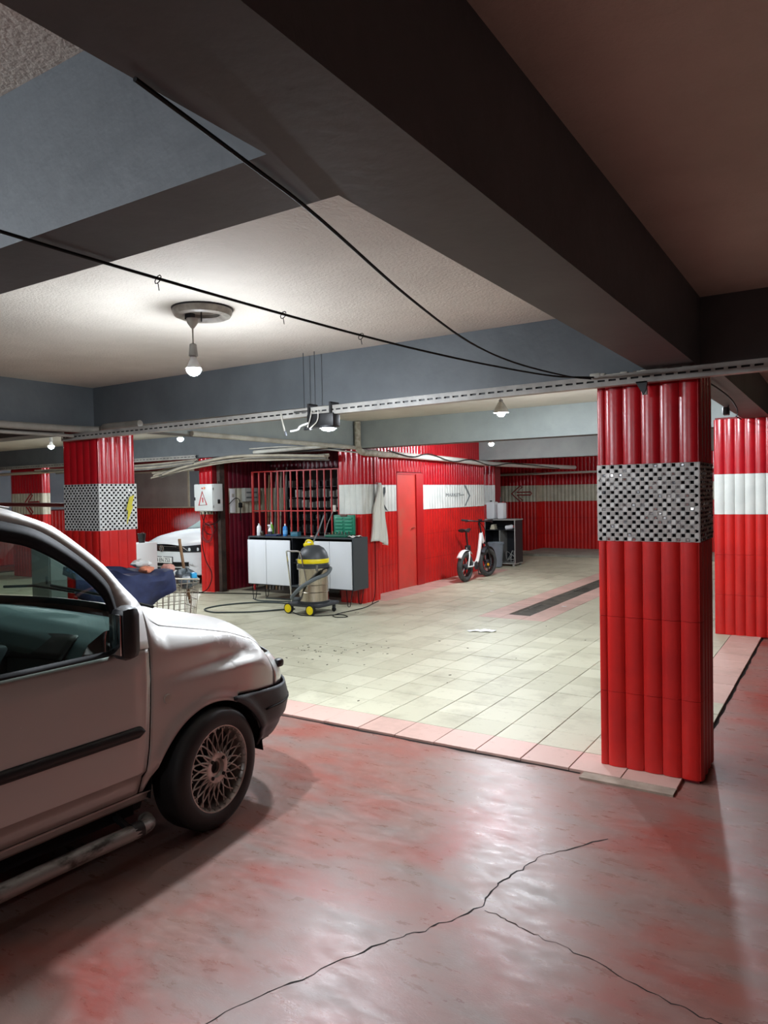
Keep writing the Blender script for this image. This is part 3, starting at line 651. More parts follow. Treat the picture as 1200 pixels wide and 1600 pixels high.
for k in range(4):
    pts = [(-14+.3*k, 8.7-.04*k, 2.24-.03*k), (-12, 8.68-.04*k, 2.22-.02*k), (-10.4, 8.66-.04*k, 2.23-.03*k), (-9.2, 8.62-.03*k, 2.26-.02*k)]
    pipe('conduit', 'grey conduit in the run beside the white slotted trunking', 'conduit', pts, .016, (CON, COND)[k % 2], 8, 5)['group'] = 'conduits beside the white trunking'
pipe('wood_batten', 'pale timber batten under the white trunking beyond the van', 'batten', [(-16, 8.86, 2.20), (-13, 8.86, 2.21), (-9.5, 8.86, 2.21)], .03, mat('pale_timber', (190, 178, 158), .7))
# loose wires at upper left and right
pipe('loose_wire', 'loose wires hanging from the ceiling at the far left', 'wire', [(-4.35, 2.42, 2.70), (-4.35, 2.42, 2.64), (-4.34, 2.43, 2.58), (-4.36, 2.42, 2.54)], .005, WIRE, 6)
pipe('loose_wire', 'wires drooping under the beam behind the near red pillar', 'wire', [(-.80, 5.1, 2.355), (-.78, 6.2, 2.345), (-.80, 6.9, 2.32), (-.86, 7.5, 2.31), (-.93, 8.0, 2.34), (-.95, 8.6, 2.355)], .006, WIRE, 6)
sp = thing('spotlight', 'small black spotlight under the beam behind the near red pillar', 'spotlight', (-.90, 7.3, 2.38))
MB().cbox((-.03, 0, -.05), (.05, .10, .07), bev=.008).build('housing', BLACKP, sp); MB().tube([(-.01, 0, 0), (-.02, 0, -.03)], .006).build('bracket', BLACKP, sp)
cm = thing('metal_bracket', 'small black bracket hanging from the trunking on the near red pillar', 'bracket', (-.96, 4.24, 2.235))
MB().prism([(-.035, 0), (.03, 0), (.02, -.05), (.005, -.075)], .02, frame((0, -.03, .0), (1, 0, 0), (0, -1, 0))).build('plate', BLACKP, cm, ang=0); MB().cbox((.012, -.035, -.055), (.03, .012, .04), bev=.003).build('clip', GALV, cm)
# boom barrier beside the far mosaic pillar
bar = thing('barrier_bar', 'dark red barrier bar reaching out from the yellow-bolt pillar', 'barrier', (-6.47, 4.45, 1.58))
MB().tube([(0, 0, 0), (-2.4, .02, .03)], .022, 10).build('bar', mat('dark_red_bar', (96, 22, 26), .45), bar); MB().cbox((-.03, 0, 0), (.05, .07, .08), bev=.005).build('socket', DARKP, bar)
# ================================================================== WORKBENCH AND WHAT STANDS ON IT
GRAPH = mat('graphite_laminate', (62, 68, 72), .5); DOORW = mat('white_laminate', (224, 228, 234), .35); INNER = mat('black_laminate', (20, 22, 28), .5)
bench = thing('workbench', 'white and graphite bench cabinet on hairpin legs beside the towel pillar', 'cabinet', (-6.985, 8.70, 0))
bx0, bx1, by0, by1 = -1.015, 1.015, -.18, .19
MB().box((bx0, by0, .985), (bx1, by1, 1.005)).build('worktop', GRAPH, bench, ang=0)
MB().box((bx0, by0, .245), (bx1, by1, .27)).build('bottom_board', GRAPH, bench, ang=0)
for x in (bx0, bx1-.022): MB().box((x, by0, .27), (x+.022, by1, .985)).build('side_board', GRAPH, bench, ang=0)
for x in (-.15, .12): MB().box((x, by0+.02, .27), (x+.02, by1, .985)).build('divider', INNER, bench, ang=0)
MB().box((bx0+.022, by1-.01, .27), (bx1-.022, by1, .985)).build('back_board', INNER, bench, ang=0)
MB().box((-.13, by0+.03, .60), (.12, by1-.01, .615)).build('shelf', INNER, bench, ang=0)
for a, b_ in ((-1.012, -.632), (-.628, -.15), (.15, .598), (.602, .990)):
    MB().cbox(((a+b_)/2, by0-.012, .605), (b_-a-.004, .020, .69), bev=.003).build('door', DOORW, bench)
def hairpin(x, y, s):
    P = smooth([(x-.055, y, .25), (x-.02*s-.01, y-.005, .03), (x-.008*s, y-.008, .006), (x+.012*s+.006, y-.005, .03), (x+.055, y, .25)], 6)
    return MB().tube(P, .006, 6)
for x in (-.93, .90):
    for y in (by0+.04, by1-.04): hairpin(x, y, 1).build('leg', mat('black_steel_rod', (30, 31, 33), .4, .6), bench)

def bottle(name, label, loc, prof, m, capm, caph=.02, capr=.012, group=None, lbl=None):
    t = thing(name, label, 'bottle', loc, group=group)
    MB().lathe(prof, 18).build('body', m, t); z = prof[-1][1]
    MB().lathe([(capr, z), (capr, z+caph)], 12).build('cap', capm, t)
    if lbl:
        r = max(p[0] for p in prof)+.0008; MB().lathe([(r, lbl[0]), (r, lbl[1])], 18, cap=False).build('paper_label', lbl[2], t)
    return t
TOPZ = 1.005
CLEAR = mat('cloudy_plastic', (218, 222, 222), .3); BLUEL = mat('blue_liquid_plastic', (60, 140, 215), .25)
bottle('plastic_bottle', 'white plastic bottle at the outer end of the bench top', (-7.93, 8.70, TOPZ), [(.034, 0), (.036, .01), (.036, .13), (.028, .15), (.014, .165)], WHITEP, CLEAR, .025)
bottle('glass_jar', 'small dark jar beside the white plastic bottle on the bench', (-7.85, 8.68, TOPZ), [(.028, 0), (.03, .01), (.03, .05), (.024, .06)], mat('brown_glass', (60, 48, 40), .2), DARKP, .015, .022)
bottle('spray_bottle', 'green spray bottle with a pale trigger on the bench', (-7.72, 8.76, TOPZ), [(.036, 0), (.038, .01), (.038, .10), (.03, .15), (.014, .18)], mat('green_bottle', (120, 175, 60), .35), WHITEP, .03)
sb = bottle('spray_bottle', 'white spray bottle with dark label on the bench', (-7.66, 8.66, TOPZ), [(.032, 0), (.034, .01), (.034, .08), (.026, .11), (.012, .13)], WHITEP, WHITEP, .025, lbl=(.02, .07, DARKP))
MB().cbox((-.02, 0, .165), (.06, .018, .022), bev=.005).tube([(-.03, 0, .155), (-.04, 0, .12)], .004).build('trigger', WHITEP, sb)
bottle('blue_bottle', 'blue liquid bottle with white cap in the middle of the bench', (-7.37, 8.68, TOPZ), [(.034, 0), (.036, .008), (.036, .12), (.03, .145), (.012, .16)], BLUEL, WHITEP, .03, lbl=(.03, .09, mat('sky_label', (110, 180, 235), .5)))
bb = thing('tool_tray', 'flat dark blue tray of tools between the bottles on the bench', 'tray', (-7.56, 8.62, TOPZ))
MB().box((-.12, -.06, 0), (.12, .06, .006)).box((-.12, -.06, 0), (-.114, .06, .03)).box((.114, -.06, 0), (.12, .06, .03)).box((-.12, -.06, 0), (.12, -.054, .03)).box((-.12, .054, 0), (.12, .06, .03)).build('tray', mat('navy_plastic', (44, 56, 92), .5), bb, ang=0)
MB().tube([(-.09, -.02, .015), (.08, .03, .02)], .008).build('screwdriver', WHITEP, bb)
sx = thing('small_box', 'teal box with lid in the middle of the bench', 'box', (-7.145, 8.66, TOPZ))
MB().cbox((0, 0, .03), (.14, .09, .06), bev=.006).build('body', mat('teal_plastic', (60, 112, 132), .45), sx); MB().cbox((0, 0, .065), (.145, .095, .012), bev=.004).build('lid', mat('teal_plastic_lid', (50, 96, 116), .45), sx)
tc = thing('tool_case', 'open green socket-set case standing on the bench', 'toolbox', (-6.33, 8.70, TOPZ))
gm = MB().cbox((0, 0, .02), (.38, .26, .036), bev=.008); gm.build('base', mat('dark_green_plastic', (22, 92, 72), .45), tc)
lid = MB().cbox((0, .12, .175), (.38, .04, .30), bev=.012); lo = lid.build('lid', GREENP, tc)
for k in range(5):
    for x in (-.085, .085): MB().cbox((x, .096, .075+k*.05), (.13, .012, .026), bev=.004).build('rib', mat('mid_green_plastic', (44, 142, 112), .45), lo)
MB().cbox((0, .10, .315), (.12, .02, .03), bev=.006).build('handle', mat('brown_grip', (92, 66, 56), .5), tc)
R = random.Random(4)
for k in range(12):
    MB().lathe([(.008, 0), (.009, .03+.01*(k % 3))], 8, M=Matrix.Translation((-.16+.029*k, -.03+.05*(k % 2)-.02, .036))).build('socket', CHROME, tc)
wrag = MB().grid(lambda u, v: (-.07+.14*u, -.10+.2*v, .012+.010*math.sin(7*u+3*v)+.008*math.sin(11*v)), 10, 10).build('folded_rag', mat('white_cotton', (222, 220, 214), .9), None, solid=.004); wrag.location = (-6.06, 8.70, TOPZ); tag(wrag, 'white rag folded on the bench corner beside the green case', 'rag')
brush = thing('long_brush', 'thin grey-handled brush leaning behind the green case on the bench', 'brush', (-6.72, 8.83, TOPZ))
MB().tube([(0, 0, 0), (.05, .03, .20), (.14, .06, .40)], .008).build('handle', GALV, brush); MB().cbox((.15, .065, .42), (.05, .03, .10), bev=.006).build('head', OFFWHITE, brush)
fl2 = thing('pink_scrap', 'small pinkish scrap lying at the bench top edge', 'scrap', (-6.78, 8.60, TOPZ)); MB().cbox((0, 0, .01), (.05, .03, .02), bev=.005).build('scrap', mat('pink_scrap', (214, 170, 160), .8), fl2)

# ---- barred tool rack and what is behind it
rack = thing('bar_grille', 'red barred grille across the tool recess', 'grille', (-7.81, 9.45, 0))
BARM = mat('red_bar_paint', (188, 58, 56), .4)
for k in range(14):
    x = -.92+k*(1.84/13); MB().box((x-.011, -.011, .9), (x+.011, .011, 2.06)).build('bar', BARM, rack, ang=0)
for z in (.93, 1.375, 2.05): MB().box((-.93, -.013, z-.01), (.93, .013, z+.01)).build('rail', BARM, rack, ang=0)
for x in (-.93, .93): MB().box((x-.015, -.015, 0), (x+.015, .015, 2.06)).build('post', BARM, rack, ang=0)
for k in range(6):
    x = -8.62+.075*k; t = MB().tube([(0, 0, 0), (R.uniform(-.06, .10), .16, 2.02+.06*(k % 3))], .014, 8).build('pole', (WOOD, CON, COND)[k % 3]); t.location = (x, 9.62, -.016)
    tag(t, ('wooden pole', 'pale plastic pole', 'grey metal pole')[k % 3]+(' leaning among the poles behind the red grille' if k < 3 else ' leaning nearer the parts shelves behind the red grille'), 'pole', 'poles behind the red grille')
pr_ = thing('parts_shelf', 'dark shelves crowded with parts behind the red grille', 'shelf', (-7.42, 10.15, 0))
for z in (.98, 1.2, 1.42, 1.60, 1.78): MB().box((-.98, -.18, z-.012), (.82, .18, z)).build('shelf_board', INNER, pr_, ang=0)
for x in (-.99, .82): MB().box((x, -.18, 0), (x+.02, .18, 2.1)).build('upright', INNER, pr_, ang=0)
MB().box((-.99, .17, .0), (.84, .185, 2.1)).build('back_sheet', mat('dim_board', (62, 50, 50), .8), pr_, ang=0)
MB().box((-.99, -.17, 0), (.84, .17, .86)).build('plinth', INNER, pr_, ang=0)
for r_, z in enumerate((.98, 1.2, 1.42, 1.60, 1.78)):
    for k in range(12):
        if R.random() < .12: continue
        w = R.uniform(.06, .10); h = R.uniform(.09, .15); c = R.choice([(150, 148, 144), (112, 110, 108), (44, 42, 46), (170, 168, 162), (70, 62, 66)])
        if r_ in (2, 3) and R.random() < .6: c = (172, 170, 164)
        if r_ in (0, 1, 4): c = R.choice([(48, 44, 48), (80, 74, 76), (40, 34, 40), (120, 116, 112)])
        t = thing('parts_box', 'small %s box on the dark shelves behind the red grille, %s row' % ('grey' if c[0] > 100 else 'dark', ('bottom', 'second', 'third', 'fourth', 'top')[r_]), 'box', (-7.42-.90+k*.150, 10.05, z), group='boxes behind the red grille')
        MB().cbox((0, 0, h/2), (w, .16, h), bev=.004).build('carton', mat('carton_%d' % c[0], c, .6), t); MB().cbox((0, -.082, h*.5), (w*.55, .004, h*.35)).build('front_label', mat('dim_label', (130, 126, 118), .7), t)

# ---- electrical cabinet, breakers and cables on the red pillar
eb = thing('electrical_cabinet', 'pale electrical cabinet with a hand-drawn red warning triangle', 'electrical box', (-9.07, 8.83, 1.395))
EBM = mat('pale_enamel', (206, 210, 208), .4)
MB().cbox((0, -.10, .228), (.44, .21, .455), bev=.006).build('body', EBM, eb)
ed = MB().cbox((0, -.215, .228), (.425, .018, .44), bev=.004).build('door', EBM, eb)
Me = frame((-.02, -.226, .20), (1, 0, 0), (0, -1, 0))
tri = [(-.085, -.10), (.10, -.09), (.0, .13)]
MB().tube([Me @ Vector((x, y, 0)) for x, y in tri], .011, 5, closed=True).tube([Me @ Vector((.005, .03, 0)), Me @ Vector((.01, -.05, 0))], .010, 5).build('warning_triangle', mat('red_marker', (206, 40, 48), .6), ed)
MB().lathe([(.022, 0), (.022, .004)], 14, M=Me @ Matrix.Translation((.05, .19, 0))).build('sticker', mat('orange_sticker', (220, 150, 110), .6), ed)
MB().lathe([(.014, 0), (.014, .004)], 14, M=Me @ Matrix.Translation((0, .185, 0))).build('sticker', mat('red_marker2', (200, 60, 60), .6), ed)
MB().cbox((-.195, -.23, .21), (.018, .014, .05), bev=.003).build('lock', BLACKP, ed)
for z in (.08, .37): MB().cbox((.215, -.21, z), (.014, .02, .04)).build('hinge', GALV, eb)
MB().cbox((.225, -.09, .16), (.012, .05, .07), bev=.003).build('side_socket', BLACKP, eb)
for k, x in enumerate((-.13, -.05, .03, .12)): MB().tube([(x, -.08, 0), (x+.005, -.08, -.05)], .009, 6).build('gland', DARKP, eb)
ep = thing('steel_post', 'rusty dark angle post beside the electrical cabinet pillar', 'post', (-9.06, 9.0, 0))
RUST = mat('rusty_steel', (82, 66, 58), .7, .3, c2=(54, 46, 42), scale=7)
MB().box((-.035, -.05, 0), (.035, -.04, 2.3)).build('flange', RUST, ep, ang=0); MB().box((.028, -.04, 0), (.035, .06, 2.3)).build('web', RUST, ep, ang=0); MB().box((-.06, -.07, 0), (.06, .08, .008)).build('foot_plate', RUST, ep, ang=0)
br = thing('breaker_box', 'small grey breaker box on the cream band of the recess wall', 'electrical box', (-9.105, 9.72, 1.54))
MB().cbox((.045, 0, .12), (.09, .34, .24), bev=.006).build('body', mat('grey_white_plastic', (186, 188, 184), .5), br)
for z in (.07, .16): MB().cbox((.092, 0, z), (.006, .28, .028)).build('breaker_row', mat('slot_grey', (110, 114, 116), .5), br)
jb = thing('junction_panel', 'pale panel fixed on the recess wall beside the rusty post', 'panel', (-9.105, 9.30, 1.35)); MB().cbox((.02, 0, .21), (.035, .11, .42), bev=.004).build('panel', WHITEP, jb); MB().cbox((.04, 0, .3), (.008, .05, .06)).build('switch', OFFWHITE, jb)
sk = thing('hanging_plug', 'black plug hanging on its cord in front of the recess wall', 'plug', (-9.04, 9.42, 1.5)); MB().tube(smooth([(0, -.25, .0), (0, -.10, .10), (0, 0, .08), (0, .02, 0), (0, .03, -.30)], 6), .007, 6).build('cord', WIRE, sk); MB().cbox((0, .03, -.02), (.05, .06, .09), bev=.012).build('plug', BLACKP, sk)
def coil(name, label, c, rx, rz, turns, m, r=.007, seed=1, plane='xz'):
    q = random.Random(seed); P = []
    for k in range(turns*14):
        a = 2*math.pi*k/14; s = 1+.12*math.sin(a*.31+seed)+q.uniform(-.02, .02); P.append((rx*s*math.cos(a), -.004*(k/14)+q.uniform(-.004, .004), rz*s*math.sin(a)))
    t = MB().tube(P, r, 6).build(name, m); t.location = c; return tag(t, label, 'cable')
coil('cable_coil', 'dark red hose coil hanging on the electrical cabinet pillar', (-9.20, 8.81, 1.02), .12, .15, 3, mat('dark_red_hose', (120, 30, 34), .5), .008, 3)
coil('cable_coil', 'thin black wire loop hanging on the electrical cabinet pillar', (-9.15, 8.82, 1.10), .13, .10, 2, WIRE, .005, 5)
pipe('power_cable', 'black cable dropping from the electrical cabinet to the floor', 'cable', [(-9.22, 8.80, 1.38), (-9.30, 8.80, 1.15), (-9.33, 8.80, .85), (-9.25, 8.80, .55), (-9.12, 8.80, .35), (-9.12, 8.76, .15), (-9.25, 8.72, .02), (-9.6, 8.70, .012)], .008, WIRE, 6)
pipe('power_cable', 'black cable tied across the cabinet pillar to the rusty post', 'cable', [(-9.34, 8.80, 1.38), (-9.25, 8.79, 1.2), (-9.12, 8.80, 1.16), (-9.0, 8.88, 1.24), (-8.98, 8.9, 1.5), (-9.0, 8.9, 1.9)], .007, WIRE, 6)

# ================================================================== TOWEL, VACUUM CLEANER, HOSES
def towel_pt(u, v):
    w = interp([(0, .05), (.12, .12), (.3, .27), (.45, .36), (1, .45)], v); y = 9.30-.045*v+(u-.5)*w+.012*math.sin(9*v)
    z = 1.80-v*(.88+.16*max(0, u-.45))+.07*v*math.exp(-((u-.47)/.05)**2)-.04*math.sin(u*9)*v*(1-v)
    x = -6.045+.030*math.sin(u*17+v*2.5)*(.3+.7*v)+.016*math.sin(u*31+3*v)+.030
    return (x+6.04, y-9.28, z-.9)
tw = thing('towel', 'white towel hanging on the red and white pillar beside the door', 'towel', (-6.04, 9.28, .9))
MB().grid(lambda u, v: towel_pt(u, v), 26, 22).build('cloth', mat('white_terry', (226, 226, 218), .95, bump=.3, bscale=150), tw, solid=.006)
MB().tube([(-.03, .0, .90), (.03, .0, .90)], .006).build('hook', GALV, tw)
MB().add([towel_pt(.93, .62+.02*k) for k in range(8)]+[tuple(Vector(towel_pt(.97, .62+.02*k))+Vector((.004, 0, 0))) for k in range(8)], [(k, k+1, 9+k, 8+k) for k in range(7)]).build('lettering_strip', INKD, tw, ang=0)

vc = thing('vacuum_cleaner', 'steel drum wet vacuum with yellow band standing before the bench', 'vacuum cleaner', (-6.29, 7.93, 0))
DRUM = mat('drum_steel', (200, 192, 180), .2, 1.0, c2=(170, 160, 148), scale=2, stretch=(9, 9, .6))
T0 = Matrix.Translation((.05, .0, 0))
MB().lathe([(.195, .17), (.205, .175), (.205, .30), (.21, .305), (.205, .31), (.205, .40), (.21, .405), (.205, .41), (.205, .60), (.212, .61), (.212, .635)], 36, M=T0).build('drum', DRUM, vc)
MB().lathe([(.222, .632), (.226, .645), (.222, .665), (.20, .667)], 36, M=T0).build('drum_rim', DARKP, vc)
hd = MB().lathe([(.205, .665), (.215, .69), (.21, .77), (.19, .84), (.15, .90), (.09, .935), (.02, .945)], 36, M=T0).build('motor_head', mat('grey_motor_cover', (66, 70, 74), .45), vc)
MB().lathe([(.2165, .70), (.218, .705), (.2175, .755), (.214, .76)], 36, M=T0, cap=False).build('yellow_band', YELLOW, hd)
MB().cbox((-.03, -.01, .945), (.12, .07, .05), bev=.015).tube(smooth([(-.10, 0, .92), (-.05, 0, 1.0), (.03, 0, .99), (.05, 0, .93)], 5), .016).build('top_handle', YELLOW, hd)
for a in (0, 120, 240): MB().cbox((.05+.222*math.cos(rad(a+200)), .222*math.sin(rad(a+200)), .64), (.03, .03, .08), bev=.006).build('clamp', GALV, vc)
MB().cbox((.02, .02, .13), (.56, .48, .05), bev=.02).build('dolly', DARKP, vc); MB().lathe([(.215, .15), (.22, .18)], 30, M=T0).build('cradle', DARKP, vc)
def vwheel(x, y):
    Mx = Matrix.Translation((x, y, .075)) @ Matrix.Rotation(rad(90), 4, 'X')
    w = MB().lathe([(.058, -.02), (.072, -.02), (.075, -.012), (.075, .012), (.072, .02), (.058, .02)], 24, M=Mx).build('wheel', RUBBER, vc)
    MB().lathe([(.057, -.022), (.058, .022)], 20, M=Mx).lathe([(.018, -.03), (.018, .03)], 12, M=Mx).build('hubcap', YELLOW, w)
vwheel(-.24, -.20); vwheel(.17, -.235)
for x, y in ((.24, .20), (-.18, .20)):
    c = MB().lathe([(.03, -.012), (.035, 0), (.03, .012)], 16, M=Matrix.Translation((x, y, .035)) @ Matrix.Rotation(rad(90), 4, 'X')).build('caster', RUBBER, vc); MB().cbox((x, y, .085), (.03, .04, .05)).build('fork', DARKP, c)
MB().tube(smooth([(-.22, -.15, .14), (-.225, -.18, .45), (-.235, -.22, .80), (-.22, -.235, .865), (-.12, -.24, .87), (-.02, -.24, .87), (.01, -.235, .85), (.03, -.22, .75), (.09, -.19, .35), (.10, -.18, .14)], 6), .011, 8).build('push_handle', CHROME, vc)
MB().tube(smooth([(-.10, -.14, .20), (-.14, -.235, .22), (-.10, -.265, .27), (.06, -.26, .40), (.22, -.18, .50), (.31, -.05, .555), (.305, .05, .62), (.22, .10, .62)], 8), .026, 10).build('suction_hose', mat('grey_corrugated_hose', (96, 104, 108), .5, bump=.8, bscale=90), vc)
MB().tube([(.02, .02, .95), (.10, .08, 1.15), (.16, .12, 1.35)], .010, 8).build('wand', mat('grey_wand', (112, 118, 122), .4), vc)
MB().tube([(-.16, .02, .72), (-.25, .0, .72)], .022, 10).build('inlet', DARKP, vc)
HOSE = mat('dark_green_hose', (56, 66, 66), .5)
def rope(name, label, pts, r, m, cat='hose'):
    P = [(x, y, r+.001) for x, y in pts]; return pipe(name, label, cat, P, r, m, 8, 8)
rope('water_hose', 'dark hose looping over the tiled floor left of the vacuum', [(-6.62, 8.25), (-7.01, 8.36), (-7.45, 8.33), (-7.75, 8.1), (-7.9, 7.75), (-7.85, 7.42), (-7.55, 7.28), (-7.3, 7.38), (-7.01, 7.58), (-6.82, 7.85), (-6.66, 8.02)], .011, HOSE)
rope('extension_cable', 'thin dark cord trailing from the vacuum past the towel pillar', [(-6.52, 7.80), (-6.25, 7.66), (-5.99, 7.73), (-5.815, 7.93), (-5.65, 7.88), (-5.617, 7.80), (-5.733, 7.74), (-5.85, 7.84), (-5.87, 8.05), (-5.85, 8.25), (-5.84, 8.59), (-5.95, 9.0), (-6.0, 9.2)], .006, WIRE, 'cord')
pipe('hanging_cable', 'black cord hanging down the towel pillar to the floor', 'cord', [(-6.045, 9.19, 2.3), (-6.045, 9.20, 1.8), (-6.045, 9.20, 1.0), (-6.03, 9.18, .5), (-6.0, 9.1, .12), (-5.95, 8.95, .012)], .006, WIRE, 6)
rope('cable_heap', 'dark hose lying under the bench', [(-7.95, 8.55), (-7.7, 8.42), (-7.3, 8.50), (-7.1, 8.62), (-7.4, 8.72), (-7.8, 8.68)], .010, HOSE)
rope('floor_cable', 'thin black cable on the floor in front of the electrical cabinet', [(-10.4, 8.6), (-9.8, 8.5), (-9.3, 8.66), (-8.6, 8.9), (-8.2, 9.0)], .008, WIRE, 'cable')
pp = MB().grid(lambda u, v: (.28*(u-.5)*(1+.25*math.sin(5*v)), .12*(v-.5)*(1-.3*math.cos(4*u)), .004+.012*abs(math.sin(7*u+3*v))), 9, 6).build('paper_scrap', mat('white_paper', (238, 238, 236), .8), None, ang=60, solid=.001); pp.location = (-3.62, 7.75, 0); pp.rotation_euler = (0, 0, rad(30)); tag(pp, 'crumpled white paper lying on the tiled floor', 'paper')
for x, y, lb in ((-4.9, 10.9, 'near the electric bicycle'), (-3.35, 9.9, 'beside the drain channel')):
    q = MB().grid(lambda u, v: (.07*(u-.5), .05*(v-.5), .003+.006*abs(math.sin(5*u+v))), 4, 4).build('paper_scrap', MATS['white_paper'], None, solid=.001); q.location = (x, y, 0); tag(q, 'tiny white paper scrap '+lb, 'paper')

grit = MB(); q = random.Random(21)
for k in range(70):
    x, y = (q.gauss(-4.55, .35), q.gauss(6.0, .30)) if k < 45 else (q.uniform(-6, -1.6), q.uniform(4.6, 9)); s = q.uniform(.004, .012); a = q.uniform(0, 3)
    grit.box((-s, -s*.5, 0), (s, s*.5, .003), M=Matrix.Translation((x, y, .0012)) @ Matrix.Rotation(a, 4, 'Z'))
tag(grit.build('floor_grit', GROUT, ang=0), 'dark specks of grit scattered on the cream floor tiles', 'grit', kind='stuff')
# ================================================================== ELECTRIC BICYCLE
bk = thing('electric_bicycle', 'white folding fat-tyre electric bicycle parked along the red wall', 'bicycle', (-5.86, 11.89, 0))
BW = mat('white_frame_paint', (232, 232, 230), .3); TY = mat('dusty_tyre', (78, 78, 78), .85, c2=(58, 58, 58), scale=15)
def bwheel(y, steer):
    Mx = Matrix.Translation((0, y, .275)) @ Matrix.Rotation(steer, 4, 'Z') @ Matrix.Rotation(rad(90), 4, 'Y')
    prof = [(.275-.048*(1-math.cos(a)), .048*math.sin(a)) for a in [rad(d) for d in range(-150, 151, 30)]]
    w = MB().lathe(prof, 32, M=Mx, cap=False).build('tyre', TY, bk)
    MB().lathe([(.19, -.03), (.19, .03), (.178, .03), (.172, 0), (.178, -.03), (.19, -.03)], 32, M=Mx, cap=False).build('rim', BLACKP, w)
    s = MB()
    for k in range(6):
        a = math.pi*k/3; s.tube([Mx @ Vector((.03*math.cos(a), .03*math.sin(a), 0)), Mx @ Vector((.18*math.cos(a+.2), .18*math.sin(a+.2), 0))], .012, 6)
    s.build('spokes', BLACKP, w); MB().lathe([(.05, -.05), (.055, 0), (.05, .05)], 16, M=Mx).build('hub', DARKP, w)
    return Mx
bwheel(0, 0); Mf = bwheel(.96, rad(-12))
MB().tube(smooth([(0, .10, .62), (0, .14, .45), (0, .34, .30), (0, .50, .34), (0, .60, .52), (0, .66, .72), (0, .69, .84)], 6), .034, 10).build('main_frame', BW, bk)
for s in (-1, 1):
    MB().tube([(s*.065, .0, .275), (s*.06, .20, .27), (s*.03, .34, .29)], .014, 8).build('chain_stay', BW, bk); MB().tube([(s*.065, .0, .275), (s*.065, .06, .47), (s*.03, .12, .56)], .013, 8).build('seat_stay', BW, bk)
    a = Mf @ Vector((0, 0, s*.07)); MB().tube([a, a+Vector((0, -.06, .30)), (s*.03, .80, .66)], .016, 8).build('fork_leg', BLACKP, bk)
MB().cbox((0, .80, .66), (.10, .05, .04), bev=.01).build('fork_crown', BLACKP, bk); MB().tube([(0, .80, .66), (0, .70, .86)], .028, 10).build('head_tube', BW, bk)
MB().tube([(0, .70, .86), (0, .62, 1.06)], .018, 8).build('stem', BLACKP, bk)
hb = MB().tube(smooth([(-.30, .52, 1.10), (-.14, .60, 1.085), (.0, .62, 1.075), (.14, .60, 1.085), (.30, .52, 1.10)], 5), .014, 8).build('handlebar', BLACKP, bk)
for s in (-1, 1):
    MB().tube([(s*.21, .565, 1.092), (s*.32, .51, 1.103)], .02, 8).build('grip', RUBBER, hb); MB().tube([(s*.16, .62, 1.085), (s*.24, .63, 1.07), (s*.28, .60, 1.06)], .006, 6).build('brake_lever', BLACKP, hb)
MB().cbox((.03, .60, 1.105), (.07, .04, .03), bev=.008).build('display', BLACKP, hb)
MB().tube([(0, .13, .56), (0, .05, .92)], .017, 8).build('seat_post', BLACKP, bk); MB().cbox((0, .12, .60), (.09, .10, .12), bev=.02).build('battery', BLACKP, bk)
MB().grid(lambda u, v: ((u-.5)*(.17-.12*max(0, v-.35)), -.10+.27*v, .93+.03*math.cos((u-.5)*2.6)+.012*math.cos(v*6)), 8, 10).build('saddle', BLACKP, bk, solid=.035)
for y, Mx in ((0, Matrix.Identity(4)),):
    P = [(0, .30*math.cos(rad(a)), .29+.30*math.sin(rad(a))) for a in range(20, 160, 14)]; MB().grid(lambda u, v: (lambda a: ((v-.5)*.10, -.305*math.cos(a)+.0, .28+.305*math.sin(a)-.012*(2*v-1)**2))(rad(35+100*u)), 14, 4).build('rear_mudguard', BW, bk, solid=.003)
MB().grid(lambda u, v: (lambda a: ((v-.5)*.10, .96-.31*math.cos(a), .28+.31*math.sin(a)-.012*(2*v-1)**2))(rad(40+120*u)), 14, 4).build('front_mudguard', DARKP, bk, solid=.003)
ck = MB().lathe([(.075, -.006), (.08, 0), (.075, .006)], 20, M=Matrix.Translation((.06, .34, .27)) @ Matrix.Rotation(rad(90), 4, 'Y')).build('chainring', DARKP, bk)
for s, z in ((1, -.16), (-1, .16)):
    MB().tube([(s*.08, .34, .27), (s*.09, .36+.03*s, .27+z)], .010, 6).build('crank', DARKP, ck); MB().cbox((s*.13, .36+.03*s, .27+z), (.09, .06, .02), bev=.005).build('pedal', BLACKP, ck)
MB().tube(smooth([(.02, .62, 1.05), (.06, .74, .92), (.04, .78, .78)], 6), .006, 6).tube(smooth([(-.02, .62, 1.05), (-.06, .72, .90), (-.03, .68, .74)], 6), .006, 6).build('brake_cables', WIRE, bk)
MB().lathe([(.03, 0), (.028, .02)], 14, M=Matrix.Translation((.055, .96-.10, .24)) @ Matrix.Rotation(rad(90), 4, 'Y')).build('reflector', mat('amber_reflector', (236, 170, 20), .3), bk)
MB().tube([(-.06, .2, .27), (-.15, .16, .01)], .009, 6).build('kickstand', BLACKP, bk)

